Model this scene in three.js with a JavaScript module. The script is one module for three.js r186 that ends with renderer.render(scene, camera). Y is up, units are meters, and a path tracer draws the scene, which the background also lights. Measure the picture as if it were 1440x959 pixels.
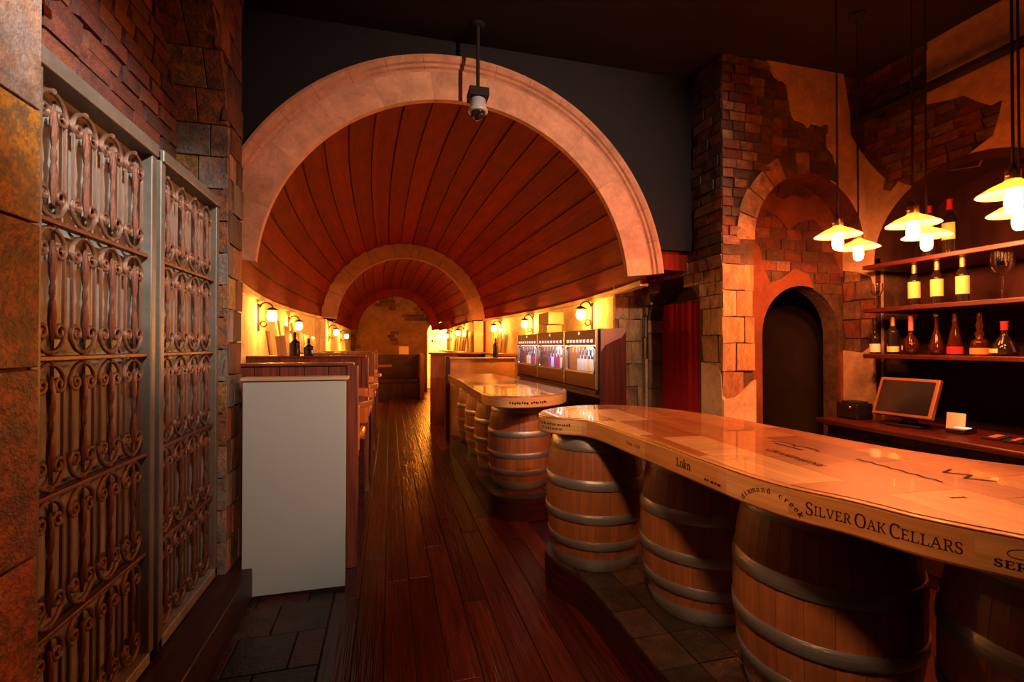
import * as THREE from 'three';
import { mergeGeometries } from 'three/addons/utils/BufferGeometryUtils.js';
import { RoundedBoxGeometry } from 'three/addons/geometries/RoundedBoxGeometry.js';
import { RectAreaLightUniformsLib } from 'three/addons/lights/RectAreaLightUniformsLib.js';

// ------------------------------------------------------------------ camera, sky, exposure
RectAreaLightUniformsLib.init();
const scene = new THREE.Scene();
scene.background = new THREE.Color(0x000000);
const FOC = 665, YAW = Math.atan(172 / FOC), PITCH = Math.atan(6.5 / FOC);
const camera = new THREE.PerspectiveCamera(2 * Math.atan(479.5 / FOC) * 180 / Math.PI, 1440 / 959, 0.05, 60);
camera.position.set(0, 1.5, 0);
camera.lookAt(Math.sin(YAW) * Math.cos(PITCH), 1.5 + Math.sin(PITCH), -Math.cos(YAW) * Math.cos(PITCH));
const renderer = new THREE.WebGLRenderer({ antialias: true });
renderer.toneMapping = THREE.LinearToneMapping;
renderer.toneMappingExposure = 1.0;
renderer.shadowMap.enabled = true;
// lamp colours and strengths (candela); every lamp is built with its fitting further down
const PENDANT = { color: [1, 0.23, 0.06], cd: 3.1 };
const SCONCE = { color: [1, 0.35, 0.05], cd: 6.5 };
const SPOT_WARM = { color: [1, 0.68, 0.48] };

// ------------------------------------------------------------------ helpers
let seed = 20240611;
const rnd = () => { seed |= 0; seed = seed + 0x6D2B79F5 | 0; let t = Math.imul(seed ^ seed >>> 15, 1 | seed); t = t + Math.imul(t ^ t >>> 7, 61 | t) ^ t; return ((t ^ t >>> 14) >>> 0) / 4294967296; };
const rr = (a, b) => a + (b - a) * rnd();
const pick = a => a[Math.floor(rnd() * a.length)];
const lin = (r, g, b) => new THREE.Color().setRGB(r, g, b);
const counts = {};
function numbered(name) { const n = counts[name] = (counts[name] ?? -1) + 1; return n ? `${name}_${String(n).padStart(3, '0')}` : name; }
function shade(m) { m.castShadow = true; m.receiveShadow = true; return m; }
function thing(name, label, category, pos = [0, 0, 0], turn = 0, group) {
  const o = new THREE.Group(); o.name = numbered(name); o.position.set(...pos); o.rotation.y = turn;
  o.userData = { label, category }; if (group) o.userData.group = group;
  scene.add(o); return o;
}
function struct(name) { const o = new THREE.Group(); o.name = name; o.userData = { kind: 'structure' }; scene.add(o); return o; }
function part(name, geo, mat, parent, pos, rot) {
  const m = shade(new THREE.Mesh(geo, mat)); m.name = name;
  if (pos) m.position.set(...pos); if (rot) m.rotation.set(...rot);
  parent.add(m); return m;
}
function solo(name, geo, mat, label, category, pos = [0, 0, 0], rot = [0, 0, 0], group) {
  const m = shade(new THREE.Mesh(geo, mat)); m.name = numbered(name); m.position.set(...pos); m.rotation.set(...rot);
  m.userData = { label, category }; if (group) m.userData.group = group; scene.add(m); return m;
}
// uv in metres by face direction; the grain of a wood map runs along the axis named
function tri(geo, grain = 'y', ou = 0, ov = 0) {
  const g = geo.index ? geo.toNonIndexed() : geo, p = g.attributes.position, uv = new Float32Array(p.count * 2);
  const A = new THREE.Vector3(), B = new THREE.Vector3(), C = new THREE.Vector3(), N = new THREE.Vector3();
  for (let i = 0; i < p.count; i += 3) {
    A.fromBufferAttribute(p, i); B.fromBufferAttribute(p, i + 1); C.fromBufferAttribute(p, i + 2);
    N.subVectors(B, A).cross(C.clone().sub(A));
    const a = [Math.abs(N.x), Math.abs(N.y), Math.abs(N.z)], k = a.indexOf(Math.max(...a));
    let ax = [['y', 'z'], ['x', 'z'], ['x', 'y']][k]; const vi = ax.includes(grain) ? grain : ax[1], ui = ax[0] === vi ? ax[1] : ax[0];
    [A, B, C].forEach((q, j) => { uv[(i + j) * 2] = q[ui] + ou; uv[(i + j) * 2 + 1] = q[vi] + ov; });
  }
  g.setAttribute('uv', new THREE.BufferAttribute(uv, 2)); return g;
}
const box = (w, h, d, x = 0, y = 0, z = 0, grain = 'y') => tri(new THREE.BoxGeometry(w, h, d).translate(x, y, z), grain, rnd() * 3, rnd() * 3);
const rbox = (w, h, d, r = 0.006, x = 0, y = 0, z = 0, grain = 'y', seg = 1) => tri(new RoundedBoxGeometry(w, h, d, seg, Math.min(r, w / 2.01, h / 2.01, d / 2.01)).translate(x, y, z), grain, rnd() * 3, rnd() * 3);
const span = (x0, x1, y0, y1, z0, z1, grain = 'y') => box(x1 - x0, y1 - y0, z1 - z0, (x0 + x1) / 2, (y0 + y1) / 2, (z0 + z1) / 2, grain);
function merge(list) { return mergeGeometries(list.map(g => { const n = g.index ? g.toNonIndexed() : g; for (const k of Object.keys(n.attributes)) if (!['position', 'normal', 'uv'].includes(k)) n.deleteAttribute(k); return n; })); }
function shapeOf(pts, holes = []) { const s = new THREE.Shape(pts.map(p => new THREE.Vector2(p[0], p[1]))); for (const h of holes) s.holes.push(new THREE.Path(h.map(p => new THREE.Vector2(p[0], p[1])))); return s; }
// flat sheet: outline in (u,v); facing '+z': u=x ; '+x'/'-x': u=z (given as real z); front face at `at`
function sheet(pts, holes, depth, facing, at) {
  const sgn = facing === '+x' ? -1 : 1, f = facing === '+z' ? (p => p) : (p => [sgn * p[0], p[1]]);
  let g = new THREE.ExtrudeGeometry(shapeOf(pts.map(f), holes.map(h => h.map(f))), { depth, bevelEnabled: false });
  g = tri(g.toNonIndexed ? (g.index ? g.toNonIndexed() : g) : g, 'y', rnd() * 3, rnd() * 3);
  g.translate(0, 0, -depth);
  if (facing === '+z') g.translate(0, 0, at);
  else if (facing === '+x') { g.rotateY(Math.PI / 2); g.translate(at, 0, 0); }
  else { g.rotateY(-Math.PI / 2); g.translate(at, 0, 0); }
  return g;
}
function arc(cx, cy, r, a0, a1, n) { const o = []; for (let i = 0; i <= n; i++) { const a = (a0 + (a1 - a0) * i / n) * Math.PI / 180; o.push([cx + r * Math.cos(a), cy + r * Math.sin(a)]); } return o; }
const archHole = (u0, u1, spring, y0 = 0, n = 20) => [[u0, y0], [u1, y0], ...arc((u0 + u1) / 2, spring, (u1 - u0) / 2, 0, 180, n)];
function inside(pt, poly) { let c = false; for (let i = 0, j = poly.length - 1; i < poly.length; j = i++) { const [xi, yi] = poly[i], [xj, yj] = poly[j]; if ((yi > pt[1]) !== (yj > pt[1]) && pt[0] < (xj - xi) * (pt[1] - yi) / (yj - yi) + xi) c = !c; } return c; }
function clipCell(poly, cell) { // subject polygon cut by a convex, anticlockwise cell
  let out = poly;
  for (let i = 0; i < cell.length && out.length; i++) {
    const a = cell[i], b = cell[(i + 1) % cell.length], src = out; out = [];
    const side = p => (b[0] - a[0]) * (p[1] - a[1]) - (b[1] - a[1]) * (p[0] - a[0]);
    for (let k = 0; k < src.length; k++) {
      const P = src[k], Q = src[(k + 1) % src.length], sp = side(P), sq = side(Q);
      if (sp >= 0) out.push(P);
      if ((sp >= 0) !== (sq >= 0)) { const t = sp / (sp - sq); out.push([P[0] + (Q[0] - P[0]) * t, P[1] + (Q[1] - P[1]) * t]); }
    }
  }
  return out;
}
const area = p => { let s = 0; for (let i = 0; i < p.length; i++) { const a = p[i], b = p[(i + 1) % p.length]; s += a[0] * b[1] - a[1] * b[0]; } return s / 2; };
const v3 = (x, y, z) => new THREE.Vector3(x, y, z);
function tube(pts, r, seg = 32, rad = 6, closed = false) { return new THREE.TubeGeometry(new THREE.CatmullRomCurve3(pts.map(p => v3(...p)), closed), seg, r, rad, closed); }
const lathe = (pts, seg = 24) => new THREE.LatheGeometry(pts.map(p => new THREE.Vector2(p[0], p[1])), seg);

// ------------------------------------------------------------------ textures
function lattice(n, s) { const a = new Float32Array(n * n); let q = s; for (let i = 0; i < n * n; i++) { q = (q * 1664525 + 1013904223) >>> 0; a[i] = q / 4294967296; } return a; }
function vnoise(nx, ny, s) { const n = Math.max(nx, ny), L = lattice(n, s); return (u, v) => { const x = u * nx, y = v * ny, i = Math.floor(x), j = Math.floor(y); let fx = x - i, fy = y - j; fx = fx * fx * (3 - 2 * fx); fy = fy * fy * (3 - 2 * fy); const g = (a, b) => L[((b % ny + ny) % ny) * n + ((a % nx + nx) % nx)]; return (g(i, j) * (1 - fx) + g(i + 1, j) * fx) * (1 - fy) + (g(i, j + 1) * (1 - fx) + g(i + 1, j + 1) * fx) * fy; }; }
function tex(size, metres, fn, srgb = true) {
  const d = new Uint8Array(size * size * 4);
  for (let j = 0; j < size; j++) for (let i = 0; i < size; i++) { const c = fn(i / size, j / size), k = (j * size + i) * 4; for (let q = 0; q < 3; q++) d[k + q] = Math.max(0, Math.min(255, c[q] * 255)); d[k + 3] = 255; }
  const t = new THREE.DataTexture(d, size, size); t.wrapS = t.wrapT = THREE.RepeatWrapping; t.magFilter = THREE.LinearFilter; t.minFilter = THREE.LinearMipmapLinearFilter; t.generateMipmaps = true;
  if (srgb) t.colorSpace = THREE.SRGBColorSpace; t.repeat.set(1 / metres, 1 / metres); t.needsUpdate = true; return t;
}
const n1 = vnoise(48, 3, 11), n2 = vnoise(160, 6, 23), n3 = vnoise(12, 4, 37), n4 = vnoise(256, 16, 41);
const grainAt = (u, v) => 0.42 * n1(u + 0.02 * n3(u, v), v) + 0.3 * n2(u, v) + 0.18 * n3(u, v) + 0.1 * n4(u, v);
const tWood = tex(512, 0.9, (u, v) => { const g = 0.55 + 0.62 * (grainAt(u, v)); return [g, g * 0.985, g * 0.96]; });
const tWoodSoft = tex(512, 0.9, (u, v) => { const g = 0.74 + 0.34 * grainAt(u, v); return [g, g * 0.985, g * 0.96]; });
const tWoodBump = tex(512, 0.9, (u, v) => { const g = grainAt(u, v); return [g, g, g]; }, false);
const m1 = vnoise(5, 5, 71), m2 = vnoise(17, 17, 73), m3 = vnoise(61, 61, 79), m4 = vnoise(190, 190, 83);
const mott = (u, v) => 0.36 * m1(u, v) + 0.3 * m2(u, v) + 0.2 * m3(u, v) + 0.14 * m4(u, v);
const tPlaster = tex(512, 1.6, (u, v) => { const g = 0.72 + 0.42 * (mott(u, v) - 0.2); return [g, g * 0.985, g * 0.955]; });
const tMottBump = tex(512, 0.8, (u, v) => { const g = 0.4 * m2(u, v) + 0.35 * m3(u, v) + 0.25 * m4(u, v); return [g, g, g]; }, false);
const tStone = tex(512, 0.7, (u, v) => { const a = mott(u, v), b = m2(u + 0.37, v + 0.11), g = 0.5 + 0.75 * (a - 0.12); return [g * (0.94 + 0.16 * b), g * 0.97, g * (1.0 - 0.14 * b)]; });
const tRust = tex(512, 0.5, (u, v) => { const a = mott(u, v), b = Math.min(1, Math.max(0, (m3(u, v) * 0.6 + m2(u, v) * 0.6 - 0.45) * 3)); const g = 0.55 + 0.6 * (a - 0.15); return [g * (0.85 + 0.25 * b), g * (0.78 + 0.1 * b), g * (0.72 - 0.3 * b)]; });

// ------------------------------------------------------------------ materials
const std = (c, o = {}) => new THREE.MeshStandardMaterial({ color: Array.isArray(c) ? lin(...c) : c, roughness: 0.8, ...o });
const phys = (c, o = {}) => new THREE.MeshPhysicalMaterial({ color: Array.isArray(c) ? lin(...c) : c, roughness: 0.6, ...o });
const wood = (c, o = {}) => phys(c, { map: tWood, bumpMap: tWoodBump, bumpScale: 0.002, roughness: 0.55, ...o });
const stone = (c, o = {}) => std(c, { map: tStone, bumpMap: tMottBump, bumpScale: 0.006, roughness: 0.85, ...o });
const plaster = (c, o = {}) => std(c, { map: tPlaster, bumpMap: tMottBump, bumpScale: 0.003, roughness: 0.9, ...o });
const M = {
  plank: [[0.060, 0.009, 0.005], [0.075, 0.012, 0.006], [0.095, 0.016, 0.007], [0.05, 0.008, 0.004]].map(c => wood(c, { roughness: 0.27, bumpScale: 0.004 })),
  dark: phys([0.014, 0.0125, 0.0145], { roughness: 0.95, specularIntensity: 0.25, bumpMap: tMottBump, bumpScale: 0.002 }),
  black: phys([0.016, 0.014, 0.014], { roughness: 0.85, specularIntensity: 0.3 }),
  mortar: stone([0.10, 0.06, 0.04]),
  plaster: plaster([0.66, 0.50, 0.33]), plasterPale: plaster([0.72, 0.55, 0.38]), plasterBack: plaster([0.30, 0.125, 0.036]), plasterRecessShade: plaster([0.22, 0.060, 0.024]),  // recess plaster: terracotta, darkened further to paint in the shade there
  cream: plaster([0.80, 0.62, 0.36]),
  brick: [[0.20, 0.065, 0.035], [0.15, 0.09, 0.055], [0.27, 0.15, 0.085], [0.10, 0.06, 0.035], [0.23, 0.08, 0.04], [0.17, 0.11, 0.065], [0.12, 0.075, 0.045], [0.34, 0.21, 0.12]].map(c => stone(c)),
  redbrick: [[0.13, 0.035, 0.022], [0.16, 0.045, 0.026], [0.09, 0.035, 0.025], [0.12, 0.04, 0.03], [0.20, 0.06, 0.03]].map(c => stone(c)),
  block: [[0.50, 0.33, 0.17], [0.43, 0.28, 0.15], [0.56, 0.40, 0.23], [0.38, 0.22, 0.12]].map(c => stone(c)),
  slate: [[0.19, 0.16, 0.135], [0.27, 0.12, 0.07], [0.16, 0.15, 0.14], [0.30, 0.20, 0.08], [0.24, 0.18, 0.15], [0.22, 0.10, 0.06]].map((c, i) => std(c, { map: i % 2 ? tRust : tStone, bumpMap: tMottBump, bumpScale: 0.006, roughness: 0.6 })),
  tile: [[0.055, 0.032, 0.020], [0.022, 0.017, 0.012], [0.085, 0.022, 0.012], [0.042, 0.028, 0.018], [0.030, 0.018, 0.013]].map(c => std(c, { map: tStone, bumpMap: tMottBump, bumpScale: 0.005, roughness: 0.42 })),
  arch: plaster([0.62, 0.31, 0.20]), archRoll: plaster([0.54, 0.25, 0.15]), archDimmed: plaster([0.27, 0.10, 0.055]), partition: plaster([0.50, 0.24, 0.10]),  // second arch: same pink stone, its dimness painted into a darker colour
  stave: [[0.160, 0.014, 0.0040], [0.140, 0.012, 0.0034], [0.180, 0.016, 0.0046], [0.150, 0.013, 0.0038]].map(c => wood(c, { map: tWoodSoft, roughness: 0.85, specularIntensity: 0.12 })),
  trim: wood([0.60, 0.36, 0.18]),
  oak: [[0.26, 0.088, 0.027], [0.285, 0.098, 0.031], [0.24, 0.079, 0.024], [0.27, 0.092, 0.028]].map(c => wood(c, { map: tWoodSoft, bumpScale: 0.001, roughness: 0.5, clearcoat: 0.25, clearcoatRoughness: 0.35 })),
  hoop: std([0.30, 0.30, 0.31], { metalness: 0.75, roughness: 0.36, bumpMap: tMottBump, bumpScale: 0.001 }),
  crate: [[0.42, 0.165, 0.052], [0.50, 0.245, 0.092], [0.32, 0.10, 0.028], [0.45, 0.19, 0.062], [0.20, 0.042, 0.011], [0.39, 0.14, 0.043], [0.56, 0.32, 0.135]].map(c => wood(c, { map: tWoodSoft, roughness: 0.45, bumpScale: 0.0003, clearcoat: 1, clearcoatRoughness: 0.025 })),
  edgeBoardLit: [[0.66, 0.40, 0.17], [0.62, 0.30, 0.10], [0.58, 0.25, 0.075]].map(c => wood(c, { map: tWoodSoft, roughness: 0.4, bumpScale: 0.0003, clearcoat: 1, clearcoatRoughness: 0.05 })),  // paler than the crate wood: light on the bar edge put into the colour
  resinEdge: wood([0.52, 0.21, 0.07], { roughness: 0.35, clearcoat: 1, clearcoatRoughness: 0.04 }),
  ink: std([0.07, 0.012, 0.012], { roughness: 0.3 }),
  iron: std([0.19, 0.11, 0.075], { metalness: 0.75, roughness: 0.42, bumpMap: tMottBump, bumpScale: 0.002 }),
  ironCopper: std([0.15, 0.062, 0.036], { metalness: 0.7, roughness: 0.45, bumpMap: tMottBump, bumpScale: 0.002 }),
  gatePanel: std([0.27, 0.275, 0.255], { roughness: 0.5, metalness: 0.2, map: tPlaster, bumpMap: tMottBump, bumpScale: 0.001 }),
  gateFrame: std([0.33, 0.325, 0.30], { roughness: 0.45, metalness: 0.4, map: tPlaster }),
  gateStile: std([0.17, 0.15, 0.125], { roughness: 0.45, metalness: 0.3, map: tPlaster }),
  beige: std([0.33, 0.365, 0.365], { roughness: 0.6, bumpMap: tMottBump, bumpScale: 0.0004 }),
  cap: wood([0.66, 0.44, 0.27]),
  booth: wood([0.18, 0.042, 0.022], { roughness: 0.4 }), boothDark: wood([0.045, 0.009, 0.006], { specularIntensity: 0.35, roughness: 0.45 }),
  leather: phys([0.45, 0.13, 0.03], { roughness: 0.35, clearcoat: 0.3 }),
  curtain: std([0.42, 0.010, 0.007], { roughness: 0.9 }),
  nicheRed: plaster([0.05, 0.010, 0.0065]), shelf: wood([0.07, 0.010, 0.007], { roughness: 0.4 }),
  steel: std([0.55, 0.53, 0.5], { metalness: 1, roughness: 0.25 }), whitePlastic: std([0.36, 0.36, 0.38], { roughness: 0.35 }),
  blackGloss: phys([0.010, 0.010, 0.012], { roughness: 0.12 }), domeGlass: phys([0.012, 0.010, 0.012], { roughness: 0.05, clearcoat: 1 }),
  brass: std([0.35, 0.2, 0.07], { metalness: 1, roughness: 0.35 }), bronze: std([0.05, 0.028, 0.018], { metalness: 0.6, roughness: 0.5 }),
  opal: phys([0.94, 0.70, 0.30], { roughness: 0.9, transmission: 0.8, thickness: 0, side: THREE.DoubleSide }),
  bulb: std([1, 0.9, 0.7], { emissive: lin(1, 0.62, 0.20), emissiveIntensity: 9 }),
  globe: std([1, 0.9, 0.7], { emissive: lin(1, 0.62, 0.17), emissiveIntensity: 7 }),
  copperPanel: phys([0.13, 0.022, 0.007], { roughness: 0.45, specularIntensity: 0.35 }),
  glow: std([0.9, 0.9, 0.95], { emissive: lin(0.95, 0.88, 1), emissiveIntensity: 4 }),
  button: std([0.9, 0.85, 0.8], { emissive: lin(1, 0.8, 0.75), emissiveIntensity: 0.9 }),
  pane: phys([0.95, 0.95, 0.95], { roughness: 0.03, transmission: 1, thickness: 0 }),
  glass: phys([0.96, 0.96, 0.96], { roughness: 0.02, transmission: 1, thickness: 0.002, ior: 1.5 }),
  darkGlass: phys([0.012, 0.009, 0.007], { roughness: 0.06, clearcoat: 1 }),
  amber: phys([0.028, 0.006, 0.002], { roughness: 0.06, clearcoat: 1 }),
  paperYellow: std([0.80, 0.60, 0.22], { roughness: 0.6 }), paperWhite: std([0.75, 0.68, 0.58], { roughness: 0.7 }), foilRed: std([0.40, 0.02, 0.03], { roughness: 0.35 }),
  foilGold: std([0.55, 0.38, 0.14], { roughness: 0.35, metalness: 0.6 }), purple: std([0.16, 0.05, 0.35], { roughness: 0.5 }),
  bracket: std([0.20, 0.14, 0.13], { roughness: 0.4, metalness: 0.4 }),
  sidePanel: wood([0.075, 0.009, 0.005], { roughness: 0.5, specularIntensity: 0.5 }),
  stepWood: wood([0.035, 0.011, 0.008], { roughness: 0.5 }),
  passage: plaster([0.045, 0.026, 0.02]),  // near-black walls: darkness of the unlit rooms put into the colour
  litWall: plaster([0.85, 0.75, 0.42]),
};

// ------------------------------------------------------------------ brickwork
const brickGeo = [];
for (let k = 0; k < 6; k++) {
  const g = new THREE.BoxGeometry(1, 1, 1, 1, 1, 1), p = g.attributes.position, J = {};
  for (let i = 0; i < p.count; i++) { const key = [p.getX(i), p.getY(i), p.getZ(i)].join(); const j = J[key] ??= [rr(-0.035, 0.02), rr(-0.06, 0.03), rr(-0.2, 0.15)]; p.setXYZ(i, p.getX(i) * (1 + j[0]), p.getY(i) * (1 + j[1]), p.getZ(i) * (1 + j[2])); }
  const q = g.toNonIndexed(); q.computeVertexNormals(); const uv = q.attributes.uv; for (let i = 0; i < uv.count; i++) uv.setXY(i, uv.getX(i) * 0.2 + k * 0.13, uv.getY(i) * 0.1 + k * 0.21); brickGeo.push(q);
}
// fill (u,v) region with bricks on a plane; keep(u,v) says where bricks lie bare
function bricks(parent, facing, at, u0, u1, v0, v1, bw, bh, mats, keep, name = 'brick', gap = 0.007, depth = 0.03) {
  let row = 0;
  for (let v = v0; v < v1 - bh * 0.4; v += bh, row++) {
    let u = u0 - (row % 2) * bw * 0.5 * rr(0.7, 1.2);
    while (u < u1) {
      const w = bw * rr(0.72, 1.25), a = Math.max(u, u0), b = Math.min(u + w, u1); u += w;
      if (b - a < 0.02) continue;
      const cu = (a + b) / 2, h = Math.min(bh, v1 - v), cv = v + h / 2;
      if (!keep(cu, cv)) continue;
      const m = part(name, pick(brickGeo), pick(mats), parent), off = at + 0;
      const pr = rr(-0.006, 0.006);
      if (facing === '+z') { m.position.set(cu, cv, off - depth / 2 + pr); m.scale.set(b - a - gap, h - gap, depth); }
      else { const s = facing === '+x' ? 1 : -1; m.position.set(off - s * (depth / 2 - pr), cv, cu); m.scale.set(depth, h - gap, b - a - gap); }
    }
  }
}

// ------------------------------------------------------------------ the shell
const CEIL = 3.72, AX = 0.489, AY = 1.93, Z1 = -3.40, Z2 = -9.5, Z3 = -15;
const cxAt = z => 0.489 - 0.0284 * (-3.4 - z);
{ // floor: planks along the aisle, slate at the gate, plain slab elsewhere
  const f = struct('floor');
  part('subfloor', span(-2.5, 4.6, -0.12, -0.012, -18, 2.7), M.boothDark, f);
  const W = 0.146;
  for (let i = 0; i < 10; i++) {
    const x0 = -0.315 + i * W; let z = 1.2 - rr(0, 1.2);
    while (z > -16.5) {
      const len = rr(1.3, 2.6), z1 = Math.max(z - len, -16.6);
      part('plank', rbox(W - 0.004, 0.03, z - z1 - 0.004, 0.003, x0 + W / 2, -0.015 + rr(-0.0012, 0.0012), (z + z1) / 2, 'z'), pick(M.plank), f); z = z1;
    }
  }
  let r = 0;
  for (let z = 0.6; z > -3.1; z -= 0.30, r++) for (const [a, b] of r % 2 ? [[-0.9, -0.6], [-0.6, -0.32]] : [[-0.9, -0.74], [-0.74, -0.46], [-0.46, -0.32]])
    part('slate_tile', rbox(b - a - 0.006, 0.03, 0.294, 0.004, (a + b) / 2, -0.015, z - 0.15), pick(M.tile), f);
}
{ const c = struct('ceiling'); part('ceiling_board', span(-2.5, 4.6, CEIL, CEIL + 0.1, -4.4, 2.7), M.black, c); }
{ // wall behind the photographer, plain and closed
  const w = struct('wall_back');
  part('wall_body', sheet([[-1.5, 0], [4.2, 0], [4.2, CEIL], [-1.5, CEIL]], [], 0.1, '+z', 2.7), M.dark, w);
}
{ // end walls that close the rooms around the bar
  const w = struct('wall_right');
  const nh = archHole(-2.915, -1.745, 2.16, 0);
  part('wall_core', sheet([[-3.35, 0], [2.7, 0], [2.7, CEIL], [-3.35, CEIL]], [nh], 0.25, '-x', 3.83), M.mortar, w);
  // the brick showing where the plaster has fallen
  const bare = [[-3.25, 3.72], [-3.25, 3.22], [-3.115, 3.173], [-3.004, 2.991], [-2.89, 2.834], [-2.9, 2.743], [-2.836, 2.713], [-2.782, 2.769], [-2.696, 2.71], [-2.45, 2.68], [-2.271, 2.70], [-2.187, 2.872], [-2.155, 2.981], [-2.136, 3.079], [-2.198, 3.072], [-2.262, 3.127], [-2.355, 3.223], [-2.441, 3.234], [-2.577, 3.268], [-2.592, 3.398], [-2.585, 3.5], [-2.592, 3.72]];
  const bareLow = [[-3.25, 2.15], [-3.12, 2.12], [-3.0, 2.06], [-2.97, 1.95], [-2.96, 1.6], [-3.0, 1.5], [-3.08, 1.44], [-3.25, 1.46]];
  const keepA = (u, v) => inside([u, v], bare) && !(v < 2.16 + Math.sqrt(Math.max(0, 0.62 ** 2 - (u + 2.33) ** 2)) && u > -2.95);
  bricks(w, '-x', 3.81, -3.25, -2.1, 2.72, 3.72, 0.155, 0.072, M.redbrick.concat(M.brick.slice(4, 6)), keepA);
  bricks(w, '-x', 3.81, -3.25, -2.93, 1.4, 2.15, 0.2, 0.16, M.brick, (u, v) => inside([u, v], bareLow), 'stone_block');
  const upper = [[-2.585, 3.72], ...bare.slice(10, 21).reverse().map(p => p), [-2.45, 2.735], ...arc(-2.33, 2.16, 0.585, 101, 0, 16), [-1.745, 0], [2.7, 0], [2.7, 3.72]];
  part('plaster', sheet(upper, [], 0.022, '-x', 3.804), M.plaster, w);
  const lower = [[-3.25, 3.22], [-3.25, 2.15], [-3.12, 2.12], [-3.0, 2.06], [-2.97, 1.95], [-2.96, 1.6], [-3.0, 1.5], [-3.08, 1.44], [-3.25, 1.46], [-3.25, 0], [-2.915, 0], ...arc(-2.33, 2.16, 0.585, 180, 122, 10), [-2.696, 2.71], [-2.782, 2.769], [-2.836, 2.713], [-2.9, 2.743], [-2.89, 2.834], [-3.004, 2.991], [-3.115, 3.173]];
  part('plaster', sheet(lower, [], 0.022, '-x', 3.804), M.plaster, w);
  // the niche behind the shelves
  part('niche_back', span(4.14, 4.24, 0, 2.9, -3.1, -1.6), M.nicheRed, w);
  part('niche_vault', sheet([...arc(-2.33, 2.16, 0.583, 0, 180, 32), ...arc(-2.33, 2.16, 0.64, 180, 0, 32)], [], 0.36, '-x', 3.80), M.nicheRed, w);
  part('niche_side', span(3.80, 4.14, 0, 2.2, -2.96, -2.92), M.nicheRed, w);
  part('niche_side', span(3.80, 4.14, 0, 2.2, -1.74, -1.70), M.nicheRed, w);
}
{ // brick pier, arched recess with the dark doorway, and the side wall with the curtained door
  const w = struct('wall_pier');
    part('wall_core', sheet([[2.45, 0], [2.72, 0], ...arc(3.2575, 2.33, 0.5375, 180, 0, 24), [3.83, 2.33], [3.83, CEIL], [2.45, CEIL]], [], 0.2, '+z', -3.07), M.mortar, w);
  const dh = archHole(2.966, 3.776, 1.60, 0, 20);
  part('recess_wall', sheet([[2.5, 0], [3.83, 0], [3.83, CEIL], [2.5, CEIL]], [dh], 0.15, '+z', -3.27), M.mortar, w);
  const inArch = (u, v, r = 0) => v < 2.33 ? u > 2.72 - r : Math.hypot(u - 3.2575, v - 2.33) < 0.5375 + r;
  const R1 = [[2.841, 3.72], [2.919, 3.612], [3.02, 3.552], [3.053, 3.387], [3.11, 3.29], [3.19, 3.271], [3.225, 3.237], [3.272, 3.281], [3.343, 3.26], [3.427, 3.289], [3.437, 3.107], [3.497, 3.055], [3.544, 2.924], [3.531, 2.81]];
  const bareP = [[2.43, 3.72], ...R1, [3.45, 2.84], [3.2575, 2.87], [2.72, 2.4], [2.72, 1.237], [2.684, 1.214], [2.608, 1.152], [2.534, 1.107], [2.43, 1.09]];
  const R2 = [[3.588, 3.72], [3.623, 3.537], [3.647, 3.433], [3.657, 3.228], [3.731, 3.138], [3.81, 3.05]];
  const bareQ = [...R2, [3.81, 3.72]];
  bricks(w, '+z', -3.05, 2.43, 3.56, 2.12, 3.72, 0.135, 0.073, M.brick, (u, v) => inside([u, v], bareP) && !inArch(u, v, 0.17));
  bricks(w, '+z', -3.05, 3.57, 3.81, 3.05, 3.72, 0.12, 0.073, M.redbrick, (u, v) => inside([u, v], bareQ));
  bricks(w, '+z', -3.05, 2.43, 2.715, 1.52, 2.12, 0.17, 0.20, M.block, () => true, 'stone_block', 0.004, 0.03);
  bricks(w, '+z', -3.05, 2.43, 2.715, 1.09, 1.52, 0.24, 0.215, M.block, (u, v) => inside([u, v], bareP), 'stone_block', 0.004, 0.03);
  // arch stones round the recess
  const vs = [182, 164, 147, 131, 116, 103, 91];
  for (let i = 0; i < 6; i++) { const a0 = vs[i + 1] + 0.6, a1 = vs[i] - 0.6; part('arch_stone', sheet([...arc(3.2575, 2.33, 0.54, a0, a1, 5), ...arc(3.2575, 2.33, 0.70 + 0.01 * (i % 2), a1, a0, 5)], [], 0.035, '+z', -3.046), i < 4 ? M.block[i] : M.brick[2 + i], w); }
  part('plaster', sheet([...R1.slice(), [3.45, 2.84], ...arc(3.2575, 2.33, 0.5375, 68, 0, 14), [3.81, 2.33], [3.81, 3.05], ...R2.slice(0, 5).reverse()], [], 0.025, '+z', -3.043), M.plasterPale, w);
  part('plaster', sheet([[2.43, 0], [2.72, 0], [2.72, 1.237], [2.684, 1.214], [2.608, 1.152], [2.534, 1.107], [2.43, 1.093]], [], 0.025, '+z', -3.043), M.plasterPale, w);
  // recess: terracotta plaster, its shade painted in, with two broken patches
  const nb = [[2.86, 2.52], [2.9, 2.60], [3.0, 2.62], [3.12, 2.58], [3.24, 2.47], [3.34, 2.54], [3.5, 2.58], [3.58, 2.52], [3.68, 2.42], [3.76, 2.2], [3.81, 2.1], [3.81, 1.45], [3.79, 1.40], [3.776, 1.60], ...arc(3.371, 1.60, 0.405, 0, 70, 8), [3.44, 2.10], [3.30, 2.15], [3.16, 2.06], [3.05, 2.02], [2.98, 2.14], [2.95, 2.30], [2.86, 2.40]];
  bricks(w, '+z', -3.26, 2.8, 3.81, 1.4, 2.64, 0.15, 0.09, M.redbrick.concat(M.brick.slice(2, 5)), (u, v) => inside([u, v], nb) && Math.hypot(u - 3.371, Math.max(0, v - 1.6)) > 0.45);
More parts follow.
